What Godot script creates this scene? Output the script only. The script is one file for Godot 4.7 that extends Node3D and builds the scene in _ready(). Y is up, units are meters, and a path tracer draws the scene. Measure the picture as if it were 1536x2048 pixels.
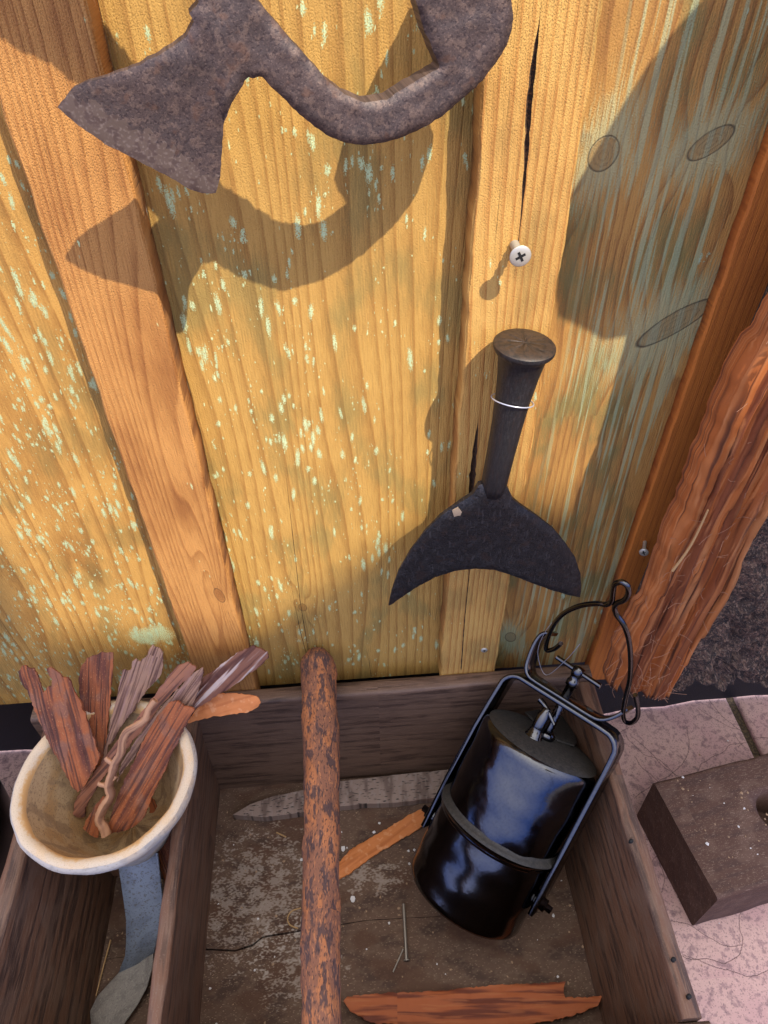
extends Node3D
# A weathered board fence hung with old iron tools; at its foot a dark wooden tote with a clay pot of bark, a black carbide lamp and a rough pole.
# Metres, y up; the fence boards' face is z = 0 and the paving is y = 0.

var M := {}
var used := {}
var rng := RandomNumberGenerator.new()

# ---------------------------------------------------------------- naming
func numbered(n: String, parent: Node) -> String:
	var key := str(parent.get_instance_id()) + n
	used[key] = used.get(key, 0) + 1
	return n if used[key] == 1 else "%s_%03d" % [n, used[key] - 1]

func tag(o: Node, label: String, category: String, group := "") -> void:
	o.set_meta("label", label)
	o.set_meta("category", category)
	if group:
		o.set_meta("group", group)

func thing(called: String, label: String, category: String, at := Transform3D(), group := "") -> Node3D:
	var o := Node3D.new()
	o.name = numbered(called, self)
	add_child(o, true)
	o.transform = at
	tag(o, label, category, group)
	return o

func obj(called: String, mesh: Mesh, m: Material, parent: Node = self, at := Transform3D()) -> MeshInstance3D:
	var o := MeshInstance3D.new()
	o.name = numbered(called, parent)
	o.mesh = mesh
	o.material_override = m
	parent.add_child(o, true)
	o.transform = at
	return o

# ---------------------------------------------------------------- mesh helpers
func start() -> SurfaceTool:
	var st := SurfaceTool.new()
	st.begin(Mesh.PRIMITIVE_TRIANGLES)
	st.set_smooth_group(0)
	return st

func tri(st: SurfaceTool, a: Vector3, b: Vector3, c: Vector3, ua: Vector2, ub: Vector2, uc: Vector2) -> void:  # a, b, c counter-clockwise seen from outside
	st.set_uv(ua); st.add_vertex(a)
	st.set_uv(uc); st.add_vertex(c)
	st.set_uv(ub); st.add_vertex(b)

func done(st: SurfaceTool) -> ArrayMesh:
	st.generate_normals()
	return st.commit()

func loft_into(st: SurfaceTool, rows: Array, uo := Vector2.ZERO, caps := true) -> void:  # rows: closed loops, counter-clockwise seen from the last row
	var n: int = rows[0].size()
	var v := 0.0
	for i in rows.size() - 1:
		var a: PackedVector3Array = rows[i]
		var b: PackedVector3Array = rows[i + 1]
		var dv := (b[0] - a[0]).length()
		var u := 0.0
		for k in n:
			var l := (k + 1) % n
			var du: float = (rows[rows.size() / 2][l] - rows[rows.size() / 2][k]).length() + 1e-5
			var p := Vector2(u, v) + uo
			var q := Vector2(u + du, v) + uo
			var r := Vector2(u + du, v + dv) + uo
			var s := Vector2(u, v + dv) + uo
			tri(st, a[k], a[l], b[l], p, q, r)
			tri(st, a[k], b[l], b[k], p, r, s)
			u += du
		v += dv
	if caps:
		for e in 2:
			var a: PackedVector3Array = rows[0] if e == 0 else rows[rows.size() - 1]
			var c := Vector3.ZERO
			for p in a: c += p / n
			var ax := (a[0] - c).normalized()
			var ay := ((a[n / 4] - c) - ax * ax.dot(a[n / 4] - c)).normalized()
			st.set_smooth_group(5 + e)
			for k in n:
				var l := (k + 1) % n
				var p: Vector3 = a[l] if e == 0 else a[k]
				var q: Vector3 = a[k] if e == 0 else a[l]
				tri(st, c, p, q, uo, uo + Vector2((p - c).dot(ax), (p - c).dot(ay)), uo + Vector2((q - c).dot(ax), (q - c).dot(ay)))
			st.set_smooth_group(0)

func tube_into(st: SurfaceTool, path: Array, r: float, sides := 8, taper := 1.0, wob := 0.0) -> void:
	var rows := []
	var side := Vector3.ZERO
	for i in path.size():
		var t: Vector3 = (path[mini(i + 1, path.size() - 1)] - path[maxi(i - 1, 0)]).normalized()
		if i == 0:
			side = t.cross(Vector3.UP if absf(t.y) < 0.9 else Vector3.RIGHT).normalized()
		side = (side - t * side.dot(t)).normalized()
		var up := t.cross(side)
		var rr := r * lerpf(1.0, taper, i / maxf(path.size() - 1, 1))
		var loop := PackedVector3Array()
		for k in sides:
			var a := TAU * k / sides
			loop.append(path[i] + (side * cos(a) + up * sin(a)) * rr * (1.0 + wob * (rng.randf() - 0.5)))
		rows.append(loop)
	loft_into(st, rows)

func tube(path: Array, r: float, sides := 8, taper := 1.0, wob := 0.0) -> ArrayMesh:
	var st := start()
	tube_into(st, path, r, sides, taper, wob)
	return done(st)

func smooth_path(p: Array, steps := 6) -> Array:
	var c := Curve3D.new()
	for i in p.size():
		var d: Vector3 = (p[mini(i + 1, p.size() - 1)] - p[maxi(i - 1, 0)]) / 6.0
		c.add_point(p[i], -d, d)
	var out := []
	var n := (p.size() - 1) * steps
	for i in n + 1:
		var f := float(i) * (p.size() - 1) / n
		var k := mini(int(f), p.size() - 2)
		out.append(c.sample(k, f - k))
	return out

func lathe(profile: Array, segs := 48, wob := 0.0, seed_ := 1, keep := false) -> ArrayMesh:  # profile of (radius, height), outside first going up; uv: round, along
	var st := start()
	var nz := FastNoiseLite.new()
	nz.seed = seed_
	nz.frequency = 1.0
	var len_ := [0.0]
	for i in range(1, profile.size()):
		len_.append(len_[i - 1] + (profile[i] - profile[i - 1]).length())
	var pt := func(i: int, k: int) -> Vector3:
		var a := TAU * (k % segs) / segs
		var pr: Vector2 = profile[i]
		var w := 1.0 + wob * nz.get_noise_3d(cos(a) * 2.0, sin(a) * 2.0, pr.y * 40.0) * (1.0 if pr.x > 0.002 else 0.0)
		return Vector3(cos(a) * pr.x * w, pr.y + wob * 0.04 * nz.get_noise_3d(cos(a) * 2.5 + 9.0, sin(a) * 2.5, 3.0), sin(a) * pr.x * w)
	for i in profile.size() - 1:
		for k in segs:
			var a: Vector3 = pt.call(i, k)
			var b: Vector3 = pt.call(i + 1, k)
			var c: Vector3 = pt.call(i + 1, k + 1)
			var d: Vector3 = pt.call(i, k + 1)
			var u0 := float(k) / segs
			var u1 := float(k + 1) / segs
			var v0: float = len_[i]
			var v1: float = len_[i + 1]
			if keep:
				v0 /= len_[-1]; v1 /= len_[-1]
			else:
				u0 *= TAU * 0.06; u1 *= TAU * 0.06
			if b.distance_to(c) > 1e-6: tri(st, a, b, c, Vector2(u0, v0), Vector2(u0, v1), Vector2(u1, v1))
			if a.distance_to(d) > 1e-6: tri(st, a, c, d, Vector2(u0, v0), Vector2(u1, v1), Vector2(u1, v0))
	return done(st)

# A plate of any outline in its own x-y plane: half thickness from half(p, distance to the edge), bend from lift(p).
func plate(outline: Array, cell: float, half: Callable, lift: Callable, rough := 0.0, seed_ := 3, pick = null, extra := []) -> ArrayMesh:
	var r := RandomNumberGenerator.new()
	r.seed = seed_
	var nz := FastNoiseLite.new()
	nz.seed = seed_
	nz.frequency = 0.35 / cell
	var ring := PackedVector2Array()
	for i in outline.size():
		var a: Vector2 = outline[i]
		var b: Vector2 = outline[(i + 1) % outline.size()]
		var n := maxi(1, int(a.distance_to(b) / (cell * 0.7)))
		var side := (b - a).orthogonal().normalized()
		for k in n:
			ring.append(a.lerp(b, float(k) / n) + side * rough * (nz.get_noise_2dv(a.lerp(b, float(k) / n)) + (r.randf() - 0.5) * 0.6) * (1.0 if k > 0 else 0.3))
	if Geometry2D.is_polygon_clockwise(ring):
		ring.reverse()
	var lo := ring[0]
	var hi := ring[0]
	for p in ring:
		lo = lo.min(p); hi = hi.max(p)
	var pts := PackedVector2Array(ring)
	var dist := PackedFloat32Array()
	dist.resize(ring.size())
	var y := lo.y
	var odd := false
	while y < hi.y:
		var x := lo.x + (cell * 0.5 if odd else 0.0)
		while x < hi.x:
			var p := Vector2(x + (r.randf() - 0.5) * cell * 0.3, y + (r.randf() - 0.5) * cell * 0.3)
			if Geometry2D.is_point_in_polygon(p, ring):
				var d := 1e9
				for q in ring: d = minf(d, p.distance_squared_to(q))
				d = sqrt(d)
				if d > cell * 0.55:
					pts.append(p); dist.append(d)
			x += cell
		y += cell * 0.87
		odd = not odd
	var ix := Geometry2D.triangulate_delaunay(pts)
	var front := PackedVector3Array()
	var back := PackedVector3Array()
	for i in pts.size():
		var h: float = half.call(pts[i], dist[i])
		var m: float = lift.call(pts[i])
		front.append(Vector3(pts[i].x, pts[i].y, m + h))
		back.append(Vector3(pts[i].x, pts[i].y, m - h))
	var st := start()
	var st2 := start()
	for k in ix.size() / 3:
		var a := ix[3 * k]
		var b := ix[3 * k + 1]
		var c := ix[3 * k + 2]
		var mid := (pts[a] + pts[b] + pts[c]) / 3.0
		if not Geometry2D.is_point_in_polygon(mid, ring):
			continue
		var into: SurfaceTool = st2 if pick != null and pick.call(mid) else st
		if (pts[b] - pts[a]).cross(pts[c] - pts[a]) < 0.0:
			var t := b
			b = c; c = t
		tri(into, front[a], front[b], front[c], pts[a], pts[b], pts[c])
		tri(into, back[a], back[c], back[b], pts[a], pts[c], pts[b])
	st.set_smooth_group(2)
	for i in ring.size():
		var j := (i + 1) % ring.size()
		tri(st, front[i], back[i], back[j], ring[i], ring[i], ring[j])
		tri(st, front[i], back[j], front[j], ring[i], ring[j], ring[j])
	if pick != null: extra.append(done(st2))
	return done(st)

# A plank from a to b, its section a worn rectangle of w (across) by t (thick).
func plank(a: Vector3, b: Vector3, w: Vector3, t: Vector3, wear := 0.0015, seed_ := 1, steps := 14) -> ArrayMesh:
	var st := start()
	var nz := FastNoiseLite.new()
	nz.seed = seed_
	nz.frequency = 14.0
	var wn := w.normalized()
	var tn := t.normalized()
	var hw := w.length() / 2.0
	var ht := t.length() / 2.0
	var sec := PackedVector2Array()
	var rd := minf(0.0035, ht * 0.5)
	for q in [[1, -1, -90.0], [1, 1, 0.0], [-1, 1, 90.0], [-1, -1, 180.0]]:
		for k in 3:
			var an: float = deg_to_rad(q[2] + 45.0 * k)
			sec.append(Vector2(q[0] * (hw - rd) + cos(an) * rd, q[1] * (ht - rd) + sin(an) * rd))
		var nx: Vector2 = {1.0: Vector2(1, 1), -1.0: Vector2(-1, -1)}[float(q[0])]
		if q[0] == q[1]:  # extra points along the two wide faces
			for k in [0.96, 0.5, 0.0, -0.5, -0.96]:
				sec.append(Vector2(q[0] * (hw - rd) * k, q[1] * ht))
	if (b - a).normalized().dot(wn.cross(tn)) < 0.0:
		tn = -tn
	var rows := []
	for i in steps + 1:
		var c := a.lerp(b, float(i) / steps)
		var loop := PackedVector3Array()
		for s in sec:
			var p := c + wn * s.x + tn * s.y
			p += (wn * nz.get_noise_3dv(p) * signf(s.x) + tn * nz.get_noise_3dv(p + Vector3(3, 1, 2)) * signf(s.y)) * wear
			loop.append(p)
		rows.append(loop)
	loft_into(st, rows, Vector2(seed_ * 0.137, seed_ * 0.219))
	return done(st)

# A fence board: face at z = th, standing from y = 0 to h, x from 0 to w. cracks: [[Vector2...], [gap...]] real open splits. uv 0..1 across, v per 0.8 m.
func board(w: float, h: float, th: float, cracks: Array, seed_: int, edge := 0.0008, rows_n := 110, lining := []) -> ArrayMesh:
	var st := start()
	var inner := start()
	var nz := FastNoiseLite.new()
	nz.seed = seed_
	nz.frequency = 22.0
	var base := [0.0015, 0.2, 0.4, 0.6, 0.8]
	var grid := []
	for i in rows_n + 1:
		var y := h * i / rows_n
		var left := edge * (nz.get_noise_2d(1.0, y) * 1.6 + nz.get_noise_2d(1.0, y * 5.0) * 0.5)
		var right := w + edge * (nz.get_noise_2d(4.0, y) * 1.6 + nz.get_noise_2d(4.0, y * 5.0) * 0.5)
		var cup := 0.0006 * nz.get_noise_2d(8.0, y * 0.5)
		var stops := [[left, 0.0], [left + 0.0002, th - 0.0016], [left + 0.0016, th]]
		var marks := []
		for c in cracks:
			var line: Array = c[0]
			var gap: Array = c[1]
			var x: float = line[0].x
			var g := 0.0
			if y <= line[0].y: x = line[0].x
			elif y >= line[-1].y: x = line[-1].x
			else:
				for k in line.size() - 1:
					if y >= line[k].y and y <= line[k + 1].y:
						var f: float = (y - line[k].y) / (line[k + 1].y - line[k].y)
						x = lerpf(line[k].x, line[k + 1].x, f)
						g = lerpf(gap[k], gap[k + 1], f) * (1.0 + 0.45 * nz.get_noise_2d(30.0, y * 3.0) + 0.5 * nz.get_noise_2d(34.0, y * 11.0))
			marks.append([x, g])
		var from := left + 0.0016
		for k in cracks.size() + 1:
			var to: float = marks[k][0] - marks[k][1] / 2.0 if k < cracks.size() else right - 0.0016
			for q in range(1, 5):
				var px := lerpf(from, to, q / 4.0)
				stops.append([px, th + cup + 0.00035 * nz.get_noise_2d(px * 6.0, y * 1.5)])
			if k < cracks.size():
				var g: float = marks[k][1]
				var deep := minf(th * 0.5, g * 0.9)
				stops.append([marks[k][0] - g * 0.25, th - deep * 0.8])
				stops.append([marks[k][0] + g * 0.2, th - deep])
				from = marks[k][0] + g / 2.0
				stops.append([from, th + cup])
		stops.append([right - 0.0002, th - 0.0016])
		stops.append([right, 0.0])
		var row := []
		for s in stops: row.append(Vector3(s[0], y, s[1]))
		grid.append(row)
	for i in rows_n:
		var a: Array = grid[i]
		var b: Array = grid[i + 1]
		for k in a.size() - 1:
			var ua := Vector2(clampf(a[k].x / w, 0.004, 0.996), a[k].y / 0.8)
			var ub := Vector2(clampf(a[k + 1].x / w, 0.004, 0.996), a[k + 1].y / 0.8)
			var uc := Vector2(clampf(b[k + 1].x / w, 0.004, 0.996), b[k + 1].y / 0.8)
			var ud := Vector2(clampf(b[k].x / w, 0.004, 0.996), b[k].y / 0.8)
			st.set_smooth_group(3 if k == 0 or k == a.size() - 2 else (4 if k == 1 or k == a.size() - 3 else 0))
			var split: bool = k > 2 and k < a.size() - 4 and (k - 2) % 7 > 3
			tri(inner if split else st, a[k], a[k + 1], b[k + 1], ua, ub, uc)
			tri(inner if split else st, a[k], b[k + 1], b[k], ua, uc, ud)
		var l: int = a.size() - 1
		tri(st, a[l], a[0], b[0], Vector2(1, 0), Vector2(0, 0), Vector2(0, 0.01))
		tri(st, a[l], b[0], b[l], Vector2(1, 0), Vector2(0, 0.01), Vector2(1, 0.01))
	if cracks.size(): lining.append(done(inner))
	st.set_smooth_group(7)
	for e in 2:  # end grain
		var a: Array = grid[0] if e == 0 else grid[rows_n]
		for k in a.size() - 1:
			var p := Vector3(a[k].x, a[k].y, 0)
			var q := Vector3(a[k + 1].x, a[k + 1].y, 0)
			var t := Vector2(a[k].x / w, 0.02)
			if e == 0:
				tri(st, p, q, a[k + 1], t, t, t + Vector2(0, 0.01)); tri(st, p, a[k + 1], a[k], t, t, t)
			else:
				tri(st, p, a[k + 1], q, t, t, t + Vector2(0, 0.01)); tri(st, p, a[k], a[k + 1], t, t, t)
	return done(st)

func box_mesh(size: Vector3, bev: float, wear := 0.0, seed_ := 1) -> ArrayMesh:
	var s := size / 2.0
	return plank(Vector3(0, 0, -s.z), Vector3(0, 0, s.z), Vector3(size.x, 0, 0), Vector3(0, size.y, 0), wear, seed_, 6)

func cylinder_between(a: Vector3, b: Vector3, r: float, sides := 16) -> ArrayMesh:
	return tube([a, a.lerp(b, 0.02), a.lerp(b, 0.98), b], r, sides)

func twist_disc(center: Vector3, axis: Vector3, major: float, minor: float, sides := 28) -> ArrayMesh:
	var st := start()
	var s := axis.cross(Vector3.UP if absf(axis.y) < 0.9 else Vector3.RIGHT).normalized()
	var t := axis.normalized().cross(s)
	var rows := []
	for i in sides + 1:
		var a := TAU * i / sides
		var out := s * cos(a) + t * sin(a)
		var loop := PackedVector3Array()
		for k in 8:
			var b := TAU * k / 8
			loop.append(center + out * (major + minor * cos(b)) + axis.normalized() * -minor * sin(b))
		rows.append(loop)
	loft_into(st, rows, Vector2.ZERO, false)
	return done(st)

# ---------------------------------------------------------------- textures
func noise_bytes(w: int, h: int, seed_: int, freq: float, stretch := 1.0, oct := 3, kind := FastNoiseLite.TYPE_SIMPLEX_SMOOTH) -> PackedByteArray:
	var n := FastNoiseLite.new()
	n.seed = seed_
	n.noise_type = kind
	n.frequency = freq
	n.fractal_octaves = oct
	var im := n.get_image(w, maxi(2, int(h / stretch)), false, false, true)
	im.convert(Image.FORMAT_L8)
	if stretch != 1.0: im.resize(w, h, Image.INTERPOLATE_CUBIC)
	return im.get_data()

func picture(w: int, h: int, rgb: PackedByteArray) -> ImageTexture:
	return ImageTexture.create_from_image(Image.create_from_data(w, h, false, Image.FORMAT_RGB8, rgb))

func relief(w: int, h: int, l: PackedByteArray, k: float) -> ImageTexture:
	var im := Image.create_from_data(w, h, false, Image.FORMAT_L8, l)
	im.bump_map_to_normal_map(k)
	return ImageTexture.create_from_image(im)

func stuff_mat(albedo: Texture2D, normal: Texture2D, rough: float, depth := 1.0) -> StandardMaterial3D:
	var m := StandardMaterial3D.new()
	m.albedo_texture = albedo
	m.roughness = rough
	if normal:
		m.normal_enabled = true
		m.normal_texture = normal
		m.normal_scale = depth
	return m

# Sawn softwood. o: light, dark (sRGB), rings (bands across), warp, fibre, knots [[x, y, rx, ry, turn]], flecks (count), zone (Callable x, y -> chance), streak [x0, x1, strength], mint.
func wood(seed_: int, w: int, h: int, wm: float, hm: float, o: Dictionary) -> StandardMaterial3D:
	var r := RandomNumberGenerator.new()
	r.seed = seed_
	var fib := noise_bytes(w, h, seed_, 0.33, 14.0, 2)
	var warp := noise_bytes(w, h, seed_ + 1, 0.005, 9.0, 2)
	var blot := noise_bytes(w, h, seed_ + 2, 0.007, 1.7, 4)
	var fine := noise_bytes(w, h, seed_ + 3, 0.4, 1.0, 2)
	var strk := noise_bytes(w, h, seed_ + 4, 0.07, 40.0, 3)
	var mask := PackedByteArray()
	mask.resize(w * h)
	var tx := w / wm
	var ty := h / hm
	var zone: Callable = o.get("zone", func(_x, _y): return 1.0)
	var lx := 0.0
	var ly := 0.0
	for i in o.get("flecks", 0):
		var cx := r.randf() * w
		var cy := r.randf() * h
		if i > 0 and r.randf() < 0.55:   # flecks keep company
			cx = lx + r.randfn() * 0.0032 * tx
			cy = ly + r.randfn() * 0.008 * ty
		lx = cx; ly = cy
		if r.randf() > zone.call(cx / tx, cy / ty): continue
		var big := r.randf()
		var rx: float = lerpf(0.6, 4.6, big * big * big * big * big) * w / wm / 2400.0 * o.get("fleck_size", 1.0)
		var ry: float = rx * r.randf_range(1.2, 4.2)
		var drift := r.randf_range(-0.15, 0.15)
		for y in range(maxi(0, int(cy - ry * 1.3)), mini(h, int(cy + ry * 1.3) + 1)):
			for x in range(maxi(0, int(cx - rx * 1.5)), mini(w, int(cx + rx * 1.5) + 1)):
				var dx := (x - cx + (y - cy) * drift) / rx
				var dy := (y - cy) / ry
				var d := dx * dx + dy * dy + (fine[y * w + x] - 128) / 75.0
				if d < 1.0:
					mask[y * w + x] = maxi(mask[y * w + x], int(minf(255.0, 120 + 300 * (1.0 - d))))
	var lt: Color = o.light
	var dk: Color = o.dark
	var mint: Color = o.get("mint", Color(0.72, 0.80, 0.62))
	var rings: float = o.rings
	var wamp: float = o.warp
	var fa: float = o.get("fibre", 0.5)
	var ba: float = o.get("blotch", 0.5)
	var green: float = o.get("green", 0.0)
	var knots: Array = o.get("knots", [])
	var st: Array = o.get("streak", [])
	var lens: Array = o.get("moss", [])
	var rgb := PackedByteArray()
	rgb.resize(w * h * 3)
	var hgt := PackedByteArray()
	hgt.resize(w * h)
	for y in h:
		var near := []
		for k in knots:
			if absf(y / ty - k[1]) < k[3] * 9.0: near.append(k)
		for x in w:
			var i := y * w + x
			var ring := x * rings / w + (warp[i] - 128) * wamp / 128.0
			var core := 0.0
			var rim := 0.0
			var halo := 0.0
			for k in near:
				var kx: float = x / tx - k[0]
				var ky: float = y / ty - k[1]
				var cs: float = k[5]
				var sn: float = k[6]
				var px: float = (kx * cs + ky * sn) / k[2]
				var py: float = (ky * cs - kx * sn) / k[3]
				var d2 := px * px + py * py
				var g := exp(-(px * px * 0.12 + py * py * 0.05))
				ring += clampf(kx / k[2], -1.0, 1.0) * g * 1.8
				halo = maxf(halo, g)
				if d2 < 1.3:
					if d2 < 1.0: core = clampf(0.85 + f_knot(fib[i], blot[i]), 0.4, 1.0)
					rim = maxf(rim, (1.0 - absf(d2 + (blot[i] - 128) / 420.0 - 1.0) * 6.5) * 0.75)
					if d2 < 1.0: ring = sqrt(d2) * 3.0
			var fr := ring - floorf(ring)
			var late := fr * fr * fr
			if fr > 0.93: late *= (1.0 - fr) / 0.07
			var f := (fib[i] - 128) / 128.0
			var b := (blot[i] - 128) / 128.0
			var n := (fine[i] - 128) / 128.0
			var t := clampf(late * 0.75 + f * fa * 0.5 + b * ba + n * 0.30 + 0.12, 0.0, 1.15)
			var cr := lerpf(lt.r, dk.r, t)
			var cg := lerpf(lt.g, dk.g, t)
			var cb := lerpf(lt.b, dk.b, t)
			if green > 0.0:
				var q := clampf(b * 1.6 + f * 0.5 + n * 0.35 - 0.12, 0.0, 1.0) * green
				cr = lerpf(cr, 0.42, q); cg = lerpf(cg, 0.45, q); cb = lerpf(cb, 0.27, q)
			var m := mask[i] / 255.0
			if st.size():
				var z := clampf((x / tx - st[0]) / (st[1] - st[0]), 0.0, 1.0)
				m = maxf(m, clampf((strk[i] - 168 + z * st[3]) / 11.0 + n * 0.7 + f * 0.5, 0.0, 1.0) * st[2] * clampf(z * 6.0, 0.0, 1.0))
			if halo > 0.0 and core < 0.5 and o.get("halo", 0.0) > 0.0:
				m = maxf(m, clampf((halo - 0.35) * 1.8 + f * 0.7 + n * 0.3, 0.0, 0.85) * o.halo)
			for s in lens:  # grown lichen patch
				var ex: float = (x / tx - s[0]) / s[2]
				var ey: float = (y / ty - s[1]) / s[3]
				var e := 1.0 - ex * ex - ey * ey + b * 1.6 + n * 0.8
				if e > 0.0: m = maxf(m, minf(1.0, e * 1.2) * clampf(0.62 + 0.9 * n + 0.5 * b, 0.1, 1.0))
			if m > 0.0:
				var shade := 1.0 + n * 0.14 + f * 0.1
				m = minf(m, 1.0) * 0.92
				cr = lerpf(cr, mint.r * shade, m); cg = lerpf(cg, mint.g * shade, m); cb = lerpf(cb, mint.b * shade, m)
			if core > 0.0:
				cr = lerpf(cr, o.get("knot", dk).r, 0.7 * core); cg = lerpf(cg, o.get("knot", dk).g, 0.7 * core); cb = lerpf(cb, o.get("knot", dk).b, 0.7 * core)
			if rim > 0.0:
				cr *= 1.0 - 0.6 * rim; cg *= 1.0 - 0.62 * rim; cb *= 1.0 - 0.62 * rim
			rgb[i * 3] = clampi(int(cr * 255.0), 0, 255)
			rgb[i * 3 + 1] = clampi(int(cg * 255.0), 0, 255)
			rgb[i * 3 + 2] = clampi(int(cb * 255.0), 0, 255)
			hgt[i] = clampi(int(120 + late * 35.0 + f * 34.0 + n * 26.0 + m * 18.0 - rim * 50.0), 0, 255)
	return stuff_mat(picture(w, h, rgb), relief(w, h, hgt, o.get("bump", 5.0)), o.get("rough", 0.8))

# Layered patches of matter. layers: [frequency, stretch, octaves, from, to, colour, strength, height]
func patches(seed_: int, w: int, h: int, base: Color, layers: Array, bump: float, rough: float, post = null) -> StandardMaterial3D:
	var r := PackedFloat32Array(); var g := PackedFloat32Array(); var b := PackedFloat32Array(); var z := PackedFloat32Array()
	r.resize(w * h); g.resize(w * h); b.resize(w * h); z.resize(w * h)
	r.fill(base.r); g.fill(base.g); b.fill(base.b); z.fill(120.0)
	var k := 0
	for l in layers:
		k += 1
		var kind = l[8] if l.size() > 8 else FastNoiseLite.TYPE_SIMPLEX_SMOOTH
		var nb := noise_bytes(w, h, seed_ + k * 17, l[0], l[1], l[2], kind)
		var lut := PackedFloat32Array()
		lut.resize(256)
		for i in 256: lut[i] = smoothstep(l[3], l[4], i / 255.0) * l[6]
		var c: Color = l[5]
		var up: float = l[7]
		for i in w * h:
			var a := lut[nb[i]]
			if a > 0.0:
				r[i] += (c.r - r[i]) * a; g[i] += (c.g - g[i]) * a; b[i] += (c.b - b[i]) * a
				z[i] += up * a
	if post != null: post.call(w, h, r, g, b, z)
	var rgb := PackedByteArray(); var hh := PackedByteArray()
	rgb.resize(w * h * 3); hh.resize(w * h)
	for i in w * h:
		rgb[i * 3] = clampi(int(r[i] * 255.0), 0, 255)
		rgb[i * 3 + 1] = clampi(int(g[i] * 255.0), 0, 255)
		rgb[i * 3 + 2] = clampi(int(b[i] * 255.0), 0, 255)
		hh[i] = clampi(int(z[i]), 0, 255)
	return stuff_mat(picture(w, h, rgb), relief(w, h, hh, bump), rough)

func scaled(m: StandardMaterial3D, sx: float, sy: float) -> StandardMaterial3D:
	m.uv1_scale = Vector3(sx, sy, 1)
	return m

func tri_planar(m: StandardMaterial3D, s: float) -> StandardMaterial3D:
	m.uv1_triplanar = true
	m.uv1_scale = Vector3(s, s, s)
	return m

func plain(c: Color, rough: float, metal := 0.0) -> StandardMaterial3D:
	var m := StandardMaterial3D.new()
	m.albedo_color = c
	m.roughness = rough
	m.metallic = metal
	return m

func f_knot(a: int, b: int) -> float:
	return (a - 128) / 420.0 + (b - 128) / 260.0

func knot(p: Vector2, rx: float, ry: float, turn: float) -> Array:
	return [p.x, p.y, rx, ry, turn, cos(turn), sin(turn)]

# ---------------------------------------------------------------- the scene
func _ready() -> void:
	rng.seed = 11
	# camera
	var cam := Camera3D.new()
	cam.name = "camera"
	add_child(cam)
	cam.transform = Transform3D(Vector3(0.9970, -0.0135, 0.0761), Vector3(0.0623, 0.7215, -0.6896), Vector3(-0.0456, 0.6923, 0.7202), Vector3(0.0000, 0.8750, 0.4600))
	cam.fov = 70.460
	cam.near = 0.02
	cam.far = 200.0
	cam.current = true
	# sky, sun, exposure
	var env := Environment.new()
	var sky := Sky.new()
	var sm := ProceduralSkyMaterial.new()
	sm.sky_top_color = Color(0.92, 0.91, 0.90)
	sm.sky_horizon_color = Color(0.17, 0.31, 0.61)
	sm.sky_curve = 0.95
	sm.ground_bottom_color = Color(0.26, 0.24, 0.22)
	sm.ground_horizon_color = Color(0.34, 0.33, 0.31)
	sky.sky_material = sm
	env.sky = sky
	env.background_mode = Environment.BG_SKY
	env.background_energy_multiplier = 2.95
	env.tonemap_mode = Environment.TONE_MAPPER_LINEAR
	env.tonemap_exposure = 1.48
	env.sdfgi_enabled = true
	env.ssao_enabled = true
	env.ssil_enabled = true
	var we := WorldEnvironment.new()
	we.name = "environment"
	we.environment = env
	add_child(we)
	var sun := DirectionalLight3D.new()
	sun.name = "sun"
	sun.light_energy = 1.6
	sun.light_color = Color(1.0, 0.95, 0.87)
	sun.light_angular_distance = 0.5
	sun.shadow_enabled = true
	add_child(sun)
	sun.look_at_from_position(Vector3(7.0, 16.8, 10.0), Vector3.ZERO, Vector3.UP)
	materials()
	ground()
	fence()
	shade_sail()
	post_and_slab()
	tote()
	hanging_tools()
	pot_and_bark()
	lamp()
	small_things()

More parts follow.
